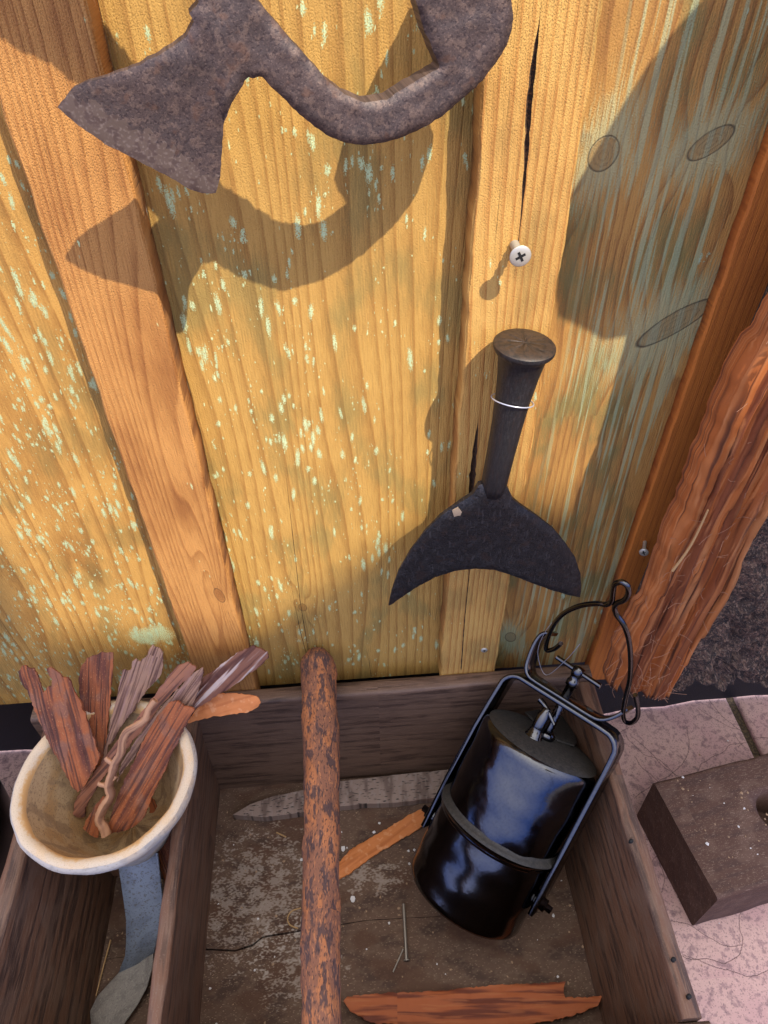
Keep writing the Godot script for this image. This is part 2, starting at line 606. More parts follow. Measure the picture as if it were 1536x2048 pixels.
func materials() -> void:
	# fence boards
	M.centre = wood(21, 480, 1600, 0.204, 0.8, {"light": Color(0.72, 0.56, 0.275), "dark": Color(0.53, 0.365, 0.145), "rings": 19.0, "warp": 1.3, "flecks": 2200, "fleck_size": 1.05, "bump": 4.0, "blotch": 0.26, "green": 0.30,
		"knots": [knot([Vector2(0.0606, 0.1324)].front(), 0.004, 0.006, 0.2)], "zone": func(x, y): return clampf(1.1 - x * 3.4, 0.12, 1.0) * (0.45 + 0.75 * absf(sin(y * 9.0 + x * 20.0)))})
	M.left = wood(22, 600, 1600, 0.2665, 0.8, {"light": Color(0.71, 0.54, 0.26), "dark": Color(0.50, 0.33, 0.12), "green": 0.25, "rings": 17.0, "warp": 1.2, "bump": 3.5, "flecks": 6500, "fleck_size": 0.92, "mint": Color(0.66, 0.735, 0.575), "blotch": 0.4, "fibre": 0.6,
		"moss": [[[Vector2(0.2244, 0.1052)].front().x, [Vector2(0.2244, 0.1052)].front().y, 0.020, 0.013]], "zone": func(_x, y): return 1.0 if y < 0.45 else 0.55})
	M.right = wood(23, 480, 1600, 0.21, 0.8, {"light": Color(0.67, 0.495, 0.245), "dark": Color(0.45, 0.285, 0.125), "bump": 3.5, "rings": 22.0, "warp": 1.5, "flecks": 60, "blotch": 0.4, "green": 0.55, "streak": [0.022, 0.12, 0.55, 16.0], "halo": 0.62, "mint": Color(0.62, 0.715, 0.60), "knot": Color(0.50, 0.49, 0.37),
		"knots": [knot([Vector2(0.0312, 0.5477)].front(), 0.0085, 0.010, -0.3), knot([Vector2(0.0966, 0.5519)].front(), 0.0145, 0.0065, 0.6), knot([Vector2(0.1068, 0.4287)].front(), 0.0290, 0.0088, 0.62), knot([Vector2(0.0269, 0.0575)].front(), 0.006, 0.009, 0.3)]})
	M.batten_left = wood(24, 160, 1600, 0.058, 0.8, {"light": Color(0.705, 0.50, 0.255), "dark": Color(0.50, 0.305, 0.12), "rings": 12.0, "warp": 2.6, "flecks": 20, "blotch": 0.35, "fibre": 0.4, "bump": 6.0,
		"knots": [knot(Vector2(0.046, 0.19), 0.004, 0.010, 0.15)]})
	M.batten_right = wood(25, 160, 1600, 0.060, 0.8, {"light": Color(0.76, 0.595, 0.31), "dark": Color(0.58, 0.36, 0.14), "rings": 10.0, "warp": 0.9, "flecks": 40, "blotch": 0.3, "fibre": 0.4, "green": 0.2})
	M.post = wood(26, 160, 900, 0.08, 0.8, {"light": Color(0.74, 0.43, 0.15), "dark": Color(0.60, 0.32, 0.105), "rings": 8.0, "warp": 0.5, "flecks": 0, "blotch": 0.35, "fibre": 0.5, "bump": 3.0})
	# the tote's dark boards
	var tote_layers := [[0.05, 16.0, 3, 0.45, 0.75, Color(0.22, 0.15, 0.11), 0.8, -30.0], [0.25, 12.0, 2, 0.5, 0.8, Color(0.48, 0.37, 0.285), 0.5, 30.0], [0.012, 1.5, 4, 0.5, 0.75, Color(0.42, 0.32, 0.25), 0.55, 8.0], [0.3, 1.0, 2, 0.72, 0.85, Color(0.50, 0.43, 0.38), 0.5, 10.0]]
	M.tote = scaled(patches(31, 400, 800, Color(0.40, 0.272, 0.19), tote_layers, 5.0, 0.62), 5.0, 2.5)
	M.tote_end = scaled(patches(36, 400, 800, Color(0.37, 0.28, 0.22), tote_layers, 5.0, 0.62), 5.0, 2.5)
	M.tote_floor = patches(32, 512, 512, Color(0.355, 0.265, 0.20), [[0.02, 1.0, 4, 0.45, 0.8, Color(0.255, 0.18, 0.135), 0.8, -10.0], [0.09, 1.0, 4, 0.5, 0.75, Color(0.42, 0.34, 0.27), 0.5, 12.0], [0.3, 1.0, 2, 0.74, 0.84, Color(0.62, 0.54, 0.44), 0.75, 40.0], [0.012, 1.0, 3, 0.55, 0.8, Color(0.30, 0.19, 0.12), 0.6, 6.0]], 5.0, 0.85,
		func(w, h, r, g, b, z):
			var nb := noise_bytes(w, h, 77, 0.05, 1.0, 4)
			var nf := noise_bytes(w, h, 78, 0.22, 1.0, 2)
			for s in [[0.305, 0.41, 0.10, 0.16], [0.39, 0.62, 0.06, 0.09], [0.55, 0.38, 0.05, 0.04]]:  # dry white bloom on the boards
				for y in h:
					for x in w:
						var ex: float = (float(x) / w - s[0]) / s[2]
						var ey: float = (float(y) / h - s[1]) / s[3]
						if ex * ex + ey * ey < 3.0:
							var i: int = y * w + x
							var a := clampf((1.0 - ex * ex - ey * ey + (nb[i] - 128) / 40.0 + (nf[i] - 128) / 45.0) * 0.6, 0.0, 0.6)
							r[i] = lerpf(r[i], 0.66, a); g[i] = lerpf(g[i], 0.62, a); b[i] = lerpf(b[i], 0.57, a); z[i] += a * 15.0)
	M.grey_wood = scaled(patches(33, 256, 512, Color(0.54, 0.46, 0.41), [[0.06, 14.0, 3, 0.5, 0.8, Color(0.38, 0.31, 0.27), 0.8, -30.0], [0.25, 10.0, 2, 0.55, 0.8, Color(0.56, 0.50, 0.46), 0.6, 20.0], [0.12, 1.0, 2, 0.75, 0.8, Color(0.1, 0.08, 0.07), 0.8, -40.0]], 4.0, 0.85), 6.0, 3.0)
	M.block = scaled(patches(34, 512, 512, Color(0.30, 0.195, 0.14), [[0.04, 7.0, 3, 0.4, 0.8, Color(0.25, 0.16, 0.12), 0.7, -8.0], [0.015, 1.4, 5, 0.46, 0.80, Color(0.40, 0.305, 0.245), 0.5, 6.0], [0.25, 5.0, 2, 0.66, 0.86, Color(0.60, 0.53, 0.47), 0.5, 10.0], [0.28, 1.0, 2, 0.80, 0.86, Color(0.75, 0.68, 0.6), 0.7, 24.0]], 3.0, 0.78), 5.0, 5.0)
	# paving
	M.tile = scaled(patches(41, 640, 640, Color(0.76, 0.615, 0.56), [[0.006, 1.0, 3, 0.4, 0.8, Color(0.72, 0.56, 0.53), 0.8, 0.0], [0.06, 1.0, 5, 0.60, 0.78, Color(0.50, 0.385, 0.38), 0.55, -8.0], [0.25, 1.0, 2, 0.70, 0.80, Color(0.34, 0.27, 0.27), 0.6, -12.0], [0.03, 1.0, 5, 0.66, 0.82, Color(0.42, 0.32, 0.32), 0.5, -6.0], [0.3, 1.0, 2, 0.7, 0.85, Color(0.85, 0.70, 0.66), 0.5, 8.0]], 3.0, 0.7,
		func(w, h, r, g, b, z):  # crazed glaze: wandering hairlines
			var q := RandomNumberGenerator.new()
			q.seed = 5
			for n in 26:
				var p := Vector2(q.randf() * w, q.randf() * h)
				var d := Vector2.RIGHT.rotated([0.1, 1.5, 1.7, 0.4][n % 4] + q.randf_range(-0.5, 0.5))
				for s in q.randi_range(120, 420):
					p += d
					d = d.rotated(q.randf_range(-0.12, 0.12))
					var i: int = posmod(int(p.y), h) * w + posmod(int(p.x), w)
					r[i] *= 0.55; g[i] *= 0.52; b[i] *= 0.52; z[i] -= 40.0), 2.5, 2.5)
	M.yard = scaled(patches(45, 256, 256, Color(0.36, 0.33, 0.30), [[0.05, 1.0, 4, 0.4, 0.8, Color(0.27, 0.25, 0.23), 0.8, -8.0], [0.3, 1.0, 2, 0.6, 0.8, Color(0.44, 0.41, 0.38), 0.6, 12.0]], 3.0, 0.9), 30.0, 30.0)
	M.soil = tri_planar(patches(42, 256, 256, Color(0.24, 0.19, 0.14), [[0.1, 1.0, 3, 0.4, 0.7, Color(0.38, 0.31, 0.21), 0.8, 30.0], [0.3, 1.0, 2, 0.6, 0.8, Color(0.42, 0.38, 0.25), 0.6, 30.0]], 6.0, 0.95), 8.0)
	M.split = tri_planar(patches(44, 256, 256, Color(0.20, 0.13, 0.08), [[0.12, 1.0, 3, 0.5, 0.7, Color(0.46, 0.30, 0.16), 0.8, 40.0], [0.2, 1.0, 2, 0.6, 0.8, Color(0.06, 0.045, 0.035), 0.8, -40.0]], 6.0, 0.95), 14.0)
	M.cloth = tri_planar(patches(43, 256, 256, Color(0.085, 0.095, 0.125), [[0.4, 6.0, 1, 0.4, 0.7, Color(0.13, 0.145, 0.19), 0.7, 20.0], [0.04, 1.0, 3, 0.55, 0.8, Color(0.12, 0.11, 0.11), 0.5, 4.0]], 3.0, 0.5), 10.0)
	# iron
	M.rust = scaled(patches(51, 768, 768, Color(0.27, 0.225, 0.215), [[0.010, 1.0, 3, 0.4, 0.75, Color(0.30, 0.24, 0.22), 0.6, 3.0], [0.035, 1.0, 5, 0.52, 0.74, Color(0.42, 0.345, 0.30), 0.6, 10.0], [0.10, 1.0, 4, 0.56, 0.78, Color(0.17, 0.13, 0.135), 0.6, -20.0], [0.16, 1.0, 4, 0.58, 0.80, Color(0.46, 0.38, 0.34), 0.5, 12.0], [0.35, 1.0, 2, 0.6, 0.85, Color(0.16, 0.12, 0.12), 0.5, -16.0], [0.015, 1.0, 4, 0.70, 0.85, Color(0.36, 0.245, 0.185), 0.45, 3.0]], 4.0, 0.58), 5.0, 5.0)
	M.rust.metallic = 0.25
	M.edge_metal = scaled(patches(52, 256, 256, Color(0.37, 0.31, 0.28), [[0.06, 1.0, 4, 0.52, 0.66, Color(0.27, 0.21, 0.20), 0.5, -12.0], [0.2, 1.0, 2, 0.6, 0.8, Color(0.52, 0.47, 0.44), 0.5, 10.0]], 3.0, 0.45), 8.0, 8.0)
	M.edge_metal.metallic = 0.35
	M.black_iron = scaled(patches(53, 512, 512, Color(0.135, 0.130, 0.135), [[0.03, 1.0, 5, 0.48, 0.75, Color(0.19, 0.185, 0.19), 0.8, 8.0], [0.12, 1.0, 3, 0.58, 0.72, Color(0.07, 0.066, 0.068), 0.8, -24.0], [0.25, 1.0, 2, 0.70, 0.84, Color(0.36, 0.34, 0.33), 0.6, 20.0], [0.02, 1.0, 4, 0.62, 0.8, Color(0.22, 0.165, 0.14), 0.5, 0.0], [0.10, 6.0, 2, 0.74, 0.82, Color(0.30, 0.29, 0.29), 0.5, 10.0]], 5.0, 0.48), 6.0, 6.0)
	M.black_iron.metallic = 0.3
	M.socket_top = tri_planar(patches(54, 256, 256, Color(0.20, 0.155, 0.12), [[0.05, 1.0, 4, 0.5, 0.75, Color(0.10, 0.09, 0.085), 0.8, -6.0], [0.2, 1.0, 3, 0.6, 0.8, Color(0.34, 0.24, 0.16), 0.6, 10.0]], 4.0, 0.5), 12.0)
	M.paint = scaled(patches(55, 512, 512, Color(0.33, 0.33, 0.34), [[0.015, 1.0, 3, 0.3, 0.7, Color(0.34, 0.34, 0.345), 1.0, 30.0], [0.10, 1.0, 3, 0.5, 0.75, Color(0.30, 0.30, 0.31), 0.6, 14.0], [0.25, 1.0, 3, 0.76, 0.84, Color(0.26, 0.25, 0.24), 0.5, 8.0]], 0.9, 1.0), 6.0, 6.0)
	M.paint.metallic = 1.0
	var gloss := noise_bytes(256, 256, 91, 0.02, 1.0, 5)
	var grey := PackedByteArray()
	for v in gloss: grey.append_array([int(lerpf(36.0, 64.0, smoothstep(0.56, 0.9, v / 255.0))), 0, 0])
	for i in grey.size() / 3: grey[i * 3 + 1] = grey[i * 3]; grey[i * 3 + 2] = grey[i * 3]
	M.paint.roughness_texture = picture(256, 256, grey)
	M.dusty = tri_planar(patches(56, 512, 512, Color(0.155, 0.145, 0.13), [[0.05, 1.0, 4, 0.45, 0.75, Color(0.24, 0.22, 0.195), 0.8, 10.0], [0.3, 1.0, 2, 0.66, 0.84, Color(0.48, 0.44, 0.38), 0.7, 30.0], [0.03, 1.0, 4, 0.6, 0.8, Color(0.08, 0.078, 0.075), 0.75, -6.0]], 4.0, 0.75), 9.0)
	M.zinc = plain(Color(0.74, 0.72, 0.66), 0.42, 0.55)
	M.recess = plain(Color(0.10, 0.095, 0.085), 0.7, 0.3)
	M.steel = plain(Color(0.60, 0.57, 0.52), 0.38, 0.6)
	M.wire = plain(Color(0.75, 0.76, 0.80), 0.3, 0.5)
	# clay pot: v runs up the outside, over the rim and down the inside
	M.clay = patches(61, 512, 256, Color(0.70, 0.67, 0.62), [[0.012, 1.0, 4, 0.45, 0.75, Color(0.74, 0.62, 0.48), 0.6, 4.0], [0.05, 1.0, 4, 0.55, 0.75, Color(0.60, 0.57, 0.53), 0.6, -10.0], [0.28, 1.0, 2, 0.7, 0.82, Color(0.46, 0.42, 0.37), 0.5, -20.0]], 4.0, 0.85)
	M.clay_lip = patches(62, 1024, 48, Color(0.78, 0.71, 0.61), [[0.01, 1.0, 4, 0.45, 0.75, Color(0.80, 0.68, 0.52), 0.5, 4.0], [0.3, 1.0, 2, 0.7, 0.82, Color(0.54, 0.47, 0.39), 0.4, -16.0]], 4.0, 0.85,
		func(w, h, r, g, b, z):  # ochre slip, worn off the outer edge
			var nb := noise_bytes(w, h, 88, 0.006, 1.0, 4)
			var nf := noise_bytes(w, h, 89, 0.09, 1.0, 3)
			for i in w * h:
				var a := clampf((float(i / w) / h - 0.50 + (nb[i] - 128) / 420.0 + (nf[i] - 128) / 900.0) * 3.0, 0.0, 0.8)
				r[i] = lerpf(r[i], 0.74, a); g[i] = lerpf(g[i], 0.555, a); b[i] = lerpf(b[i], 0.31, a))
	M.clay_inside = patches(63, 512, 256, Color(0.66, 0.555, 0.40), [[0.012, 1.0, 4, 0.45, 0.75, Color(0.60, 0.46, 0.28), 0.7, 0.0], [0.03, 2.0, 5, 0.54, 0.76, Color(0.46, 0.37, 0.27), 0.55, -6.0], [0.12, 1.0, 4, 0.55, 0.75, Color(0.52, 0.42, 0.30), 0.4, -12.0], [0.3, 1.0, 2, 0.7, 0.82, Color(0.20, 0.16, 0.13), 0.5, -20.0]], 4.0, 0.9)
	# bark and split wood
	M.bark_red = scaled(patches(71, 256, 512, Color(0.58, 0.32, 0.17), [[0.05, 10.0, 3, 0.42, 0.75, Color(0.32, 0.16, 0.115), 0.85, -26.0], [0.08, 12.0, 3, 0.6, 0.8, Color(0.50, 0.27, 0.15), 0.7, 20.0], [0.02, 1.6, 4, 0.55, 0.8, Color(0.44, 0.33, 0.30), 0.5, 0.0], [0.3, 1.4, 2, 0.72, 0.82, Color(0.66, 0.46, 0.30), 0.7, 34.0], [0.22, 40.0, 2, 0.56, 0.78, Color(0.22, 0.115, 0.085), 0.65, -50.0]], 6.0, 0.8), 7.0, 3.5)
	M.bark_pink = scaled(patches(72, 256, 512, Color(0.56, 0.43, 0.35), [[0.07, 14.0, 3, 0.45, 0.75, Color(0.33, 0.215, 0.185), 0.85, -36.0], [0.12, 16.0, 3, 0.6, 0.8, Color(0.58, 0.45, 0.41), 0.7, 24.0], [0.3, 1.6, 2, 0.74, 0.84, Color(0.62, 0.46, 0.36), 0.6, 26.0], [0.22, 40.0, 2, 0.56, 0.78, Color(0.22, 0.115, 0.085), 0.65, -50.0]], 7.0, 0.85), 7.0, 3.5)
	M.bark_smooth = scaled(patches(73, 256, 512, Color(0.54, 0.345, 0.24), [[0.04, 14.0, 3, 0.5, 0.8, Color(0.38, 0.225, 0.16), 0.8, -14.0], [0.02, 1.6, 4, 0.55, 0.8, Color(0.50, 0.33, 0.26), 0.6, 6.0], [0.22, 40.0, 2, 0.56, 0.78, Color(0.22, 0.115, 0.085), 0.65, -50.0]], 4.0, 0.75), 7.0, 3.5)
	M.bark_striped = scaled(patches(74, 256, 512, Color(0.44, 0.28, 0.21), [[0.09, 16.0, 3, 0.5, 0.66, Color(0.70, 0.64, 0.61), 0.85, 34.0], [0.08, 14.0, 3, 0.55, 0.72, Color(0.27, 0.13, 0.09), 0.85, -30.0]], 7.0, 0.8), 7.0, 3.5)
	M.orange_wood = scaled(patches(75, 256, 512, Color(0.76, 0.46, 0.24), [[0.06, 16.0, 3, 0.5, 0.8, Color(0.62, 0.33, 0.14), 0.6, -10.0], [0.05, 1.0, 4, 0.6, 0.8, Color(0.84, 0.62, 0.45), 0.5, 4.0]], 3.0, 0.75), 7.0, 3.5)
	M.orange_bark = scaled(patches(76, 256, 512, Color(0.62, 0.33, 0.165), [[0.06, 16.0, 3, 0.48, 0.76, Color(0.36, 0.155, 0.075), 0.85, -24.0], [0.14, 14.0, 2, 0.6, 0.8, Color(0.66, 0.39, 0.22), 0.6, 16.0]], 5.0, 0.75), 7.0, 3.5)
	M.twig = scaled(patches(77, 256, 256, Color(0.66, 0.49, 0.36), [[0.05, 8.0, 3, 0.5, 0.8, Color(0.36, 0.23, 0.16), 0.7, -16.0]], 4.0, 0.7), 10.0, 5.0)
	M.pole = scaled(patches(78, 384, 768, Color(0.47, 0.30, 0.205), [[0.016, 3.0, 5, 0.46, 0.70, Color(0.64, 0.39, 0.21), 0.75, 34.0], [0.028, 2.5, 5, 0.58, 0.70, Color(0.25, 0.175, 0.165), 0.8, -30.0], [0.10, 3.0, 4, 0.60, 0.76, Color(0.74, 0.47, 0.26), 0.55, 22.0], [0.12, 2.0, 4, 0.62, 0.76, Color(0.20, 0.13, 0.11), 0.6, -30.0]], 8.0, 0.8), 9.0, 4.0)
	M.slab = scaled(patches(79, 512, 1024, Color(0.62, 0.335, 0.125), [[0.03, 70.0, 2, 0.45, 0.75, Color(0.40, 0.19, 0.085), 0.7, -24.0], [0.12, 90.0, 3, 0.54, 0.8, Color(0.70, 0.44, 0.245), 0.7, 26.0], [0.012, 5.0, 3, 0.6, 0.8, Color(0.72, 0.50, 0.32), 0.6, 6.0], [0.2, 70.0, 2, 0.62, 0.85, Color(0.20, 0.095, 0.05), 0.7, -44.0], [0.4, 30.0, 2, 0.6, 0.85, Color(0.76, 0.52, 0.33), 0.5, 20.0]], 6.0, 0.8), 6.0, 1.6)
	M.crust = tri_planar(patches(80, 512, 512, Color(0.18, 0.125, 0.095), [[0.03, 1.6, 4, 0.5, 0.72, Color(0.34, 0.235, 0.185), 0.8, 36.0], [0.07, 1.5, 4, 0.56, 0.68, Color(0.52, 0.41, 0.325), 0.8, 50.0], [0.10, 1.0, 3, 0.56, 0.7, Color(0.05, 0.04, 0.04), 0.9, -60.0], [0.25, 1.0, 2, 0.70, 0.8, Color(0.74, 0.66, 0.58), 0.75, 40.0]], 9.0, 0.95), 6.0)
	M.strap = scaled(patches(81, 256, 512, Color(0.58, 0.62, 0.68), [[0.02, 1.0, 4, 0.45, 0.75, Color(0.51, 0.55, 0.61), 0.7, 4.0], [0.12, 1.0, 3, 0.62, 0.78, Color(0.42, 0.40, 0.37), 0.6, 12.0], [0.25, 1.0, 2, 0.80, 0.86, Color(0.20, 0.17, 0.15), 0.7, -30.0]], 4.0, 0.46), 8.0, 4.0)
	M.strap.metallic = 0.5
	M.strap_worn = scaled(patches(82, 256, 512, Color(0.52, 0.49, 0.45), [[0.03, 1.0, 5, 0.45, 0.75, Color(0.44, 0.41, 0.38), 0.7, 4.0], [0.15, 1.0, 3, 0.6, 0.78, Color(0.60, 0.57, 0.52), 0.6, 12.0], [0.3, 1.0, 2, 0.72, 0.8, Color(0.30, 0.27, 0.24), 0.6, -20.0]], 4.0, 0.75), 8.0, 4.0)
	M.chip_white = plain(Color(0.78, 0.76, 0.74), 0.7)
	M.crumb = plain(Color(0.58, 0.47, 0.36), 0.8)
	M.straw = plain(Color(0.66, 0.52, 0.34), 0.7)
	M.hair = plain(Color(0.62, 0.45, 0.34), 0.7)
	M.sail = plain(Color(0.55, 0.50, 0.42), 0.9)
	M.dark_pan = plain(Color(0.04, 0.038, 0.036), 0.3, 0.3)

func ground() -> void:
	var g := obj("ground", null, M.soil)
	var pm := PlaneMesh.new()
	pm.size = Vector2(60, 60)
	g.mesh = pm
	g.position = Vector3(0, -0.0062, 0)
	g.set_meta("kind", "structure")
	var t := box_mesh(Vector3(0.388, 0.012, 0.392), 0.003, 0.0012, 4)
	for i in range(-3, 4):
		for k in range(0, 2):
			var o := obj("paving_tile", t, M.tile, g, Transform3D(Basis(), Vector3(0.5017 - 0.2 + 0.4 * i, 0.006, -0.05 + 0.2 + 0.4 * k)))
			o.position.y = 0.0002
			if (i + k) % 2: o.rotation.y = PI
	var far := PlaneMesh.new()   # the yard's paving further off
	far.size = Vector2(40, 30)
	var y := obj("paving", far, M.yard)
	y.position = Vector3(0, -0.0030, 15.76)
	y.set_meta("kind", "structure")

func fence() -> void:
	var f := thing("board_fence", "yellow-brown wooden board fence with pale green flecks, narrow battens over its joints", "fence")
	var H := 1.25
	var bot := 0.176
	var cc := [
		[[Vector2(0.062, 0.0), Vector2(0.055, 0.09), Vector2(0.052, 0.20)], [0.0007, 0.0006, 0.0]],
		[[Vector2(0.0604, 0.0282), Vector2(0.0593, 0.1442), Vector2(0.0615, 0.2480), Vector2(0.0633, 0.3328)], [0.0007, 0.0006, 0.0004, 0.0]],
		[[Vector2(0.126, 0.0), Vector2(0.123, 0.05)], [0.0008, 0.0]]]
	var ln := []
	var cb := obj("fence_board", board(0.204, H, 0.018, cc, 3, 0.0008, 150, ln), M.centre, f, Transform3D(Basis(), Vector3(-0.1145, bot, -0.018)))
	obj("split", ln[0], M.split, cb)
	obj("fence_board", board(0.2665, H, 0.018, [], 4), M.left, f, Transform3D(Basis(), Vector3(-0.4345, bot, -0.018)))
	obj("fence_board", board(0.212, H, 0.018, [], 5), M.right, f, Transform3D(Basis(), Vector3(0.136, bot, -0.018)))
	obj("fence_board", board(0.22, H + 0.04, 0.018, [], 6), M.centre, f, Transform3D(Basis(), Vector3(0.395, bot - 0.042, -0.018)))
	obj("fence_board", board(0.21, H, 0.018, [], 7), M.right, f, Transform3D(Basis(), Vector3(-0.65, bot, -0.018)))
	obj("cover_batten", board(0.058, H + 0.02, 0.0215, [], 8, 0.0011), M.batten_left, f, Transform3D(Basis(), Vector3(-0.1712, bot - 0.005, 0.0005)))
	var bc := [[[Vector2(0.0220, 0.0156), Vector2(0.0202, 0.1107), Vector2(0.0201, 0.1703), Vector2(0.0145, 0.2657), Vector2(0.0146, 0.2986), Vector2(0.0148, 0.3291), Vector2(0.0152, 0.3482)], [0.0012, 0.0010, 0.0008, 0.003, 0.0045, 0.0028, 0.0]],
		[[Vector2(0.0299, 0.4599), Vector2(0.0298, 0.5021), Vector2(0.0287, 0.5339), Vector2(0.0268, 0.5627), Vector2(0.0268, 0.5843), Vector2(0.0275, 0.6043)], [0.0, 0.0008, 0.0024, 0.0040, 0.0030, 0.0]]]
	# one split runs low left, the other high right; keep their order across the board
	ln = []
	var br := obj("cover_batten", board(0.060, H, 0.0215, [bc[0], bc[1]], 9, 0.0011, 260, ln), M.batten_right, f, Transform3D(Basis(), Vector3(0.0855, 0.196, 0.0005)))
	obj("split", ln[0], M.split, br)
	obj("cover_batten", board(0.058, H, 0.0215, [], 10), M.batten_left, f, Transform3D(Basis(), Vector3(0.345, bot, 0.0005)))
	for y in [0.42, 1.15]:
		obj("rail", plank(Vector3(-0.65, y, -0.045), Vector3(0.615, y, -0.045), Vector3(0, 0.07, 0), Vector3(0, 0, 0.05), 0.001, 21), M.batten_left, f)
	# screws
	screw(Vector3(0.1127, 0.6804, 0.0220), Vector3(0.0014, 0.0016, 1.0), 0.0185, 0.0068, f)
	screw(Vector3(0.1296, 0.2463, 0.0220), Vector3(0, 0, 1), 0.0008, 0.0035, f)
	var sheet := start()  # black ground cloth hanging behind and below the boards
	var n := 40
	var nz := FastNoiseLite.new()
	nz.seed = 4
	nz.frequency = 3.0
	for i in n:
		for k in 6:
			var q := []
			for c in [[i, k], [i + 1, k], [i + 1, k + 1], [i, k + 1]]:
				var x: float = -0.7 + 1.7 * c[0] / n
				var s: float = c[1] / 6.0
				var fold := 0.012 * nz.get_noise_2d(x * 2.0, s * 0.3) + 0.02 * maxf(0.0, 1.0 - absf(x - 0.42 + 0.12 * s) / 0.07) * (1.0 - s * 0.3)
				q.append(Vector3(x, 0.30 * (1.0 - s) + 0.002, -0.062 + 0.022 * s * s + fold))
			tri(sheet, q[0], q[3], q[2], Vector2.ZERO, Vector2.ZERO, Vector2.ZERO)
			tri(sheet, q[0], q[2], q[1], Vector2.ZERO, Vector2.ZERO, Vector2.ZERO)
	var cl := obj("ground_cloth", done(sheet), M.cloth)
	tag(cl, "black woven cloth hanging behind the foot of the fence down to the pink tiles", "cloth")

func screw(at: Vector3, dir: Vector3, out: float, r: float, parent: Node) -> void:
	var d := dir.normalized()
	var x := d.cross(Vector3.UP).normalized()
	var t := Transform3D(Basis(x, d, x.cross(d)), at - (parent as Node3D).position)
	var profile := [Vector2(0.0, -0.01), Vector2(r * 0.42, -0.01)]
	if out > 0.004:
		for i in int(out / 0.0016):
			profile.append(Vector2(r * (0.44 if i % 2 else 0.30), i * 0.0016))
		profile.append_array([Vector2(r * 0.40, out - r * 0.5)])
	profile.append_array([Vector2(r * 0.96, out - 0.0005), Vector2(r, out + 0.0001), Vector2(r * 0.92, out + 0.0006), Vector2(r * 0.4, out + 0.0009), Vector2(0.0, out + 0.0009)])
	var s := obj("screw", lathe(profile, 28), M.zinc, parent, t)
	var st := start()
	for a in 2:
		var h := BoxMesh.new()
		h.size = Vector3(r * 0.95, 0.0003, r * 0.24)
		st.append_from(h, 0, Transform3D(Basis(Vector3.UP, 0.5 + a * PI / 2.0), Vector3(0, out + 0.00085 + a * 0.0001, 0)))
	obj("drive_recess", st.commit(), M.recess, s)

func shade_sail() -> void:
	var s := thing("shade_sail", "beige shade sail stretched above the yard between two poles", "shade sail")
	var rim := [Vector3(1.1218, 4.0000, 2.1091), Vector3(1.1894, 4.0000, 2.1355), Vector3(1.2098, 4.0000, 2.1720), Vector3(1.2317, 4.0000, 2.2065), Vector3(1.3409, 4.0000, 2.2185), Vector3(1.4306, 4.0000, 2.2269), Vector3(1.4793, 4.0000, 2.1926), Vector3(1.5243, 4.0000, 2.1557), Vector3(1.5641, 4.0000, 2.1279), Vector3(1.6690, 4.0000, 2.1242), Vector3(1.7542, 4.0000, 2.1230), Vector3(1.9366, 4.0000, 2.1212), Vector3(2.2059, 4.0000, 2.1128)]
	var poly := []
	for p in rim: poly.append(Vector2(p.x, -p.z))
	poly.append(Vector2(3.5, -3.2))
	poly.append(Vector2(1.05, -3.35))
	var m := plate(poly, 0.16, func(_p, _d): return 0.0015, func(_p): return 0.0)
	obj("sail_cloth", m, M.sail, s, Transform3D(Basis(Vector3.RIGHT, -PI / 2), Vector3(0, 4.0, 0)))
	for p in [Vector3(3.6, 0, 3.28), Vector3(0.95, 0, 3.42)]:
		obj("sail_pole", cylinder_between(p, p + Vector3(0, 4.15, 0), 0.03), M.steel, s)

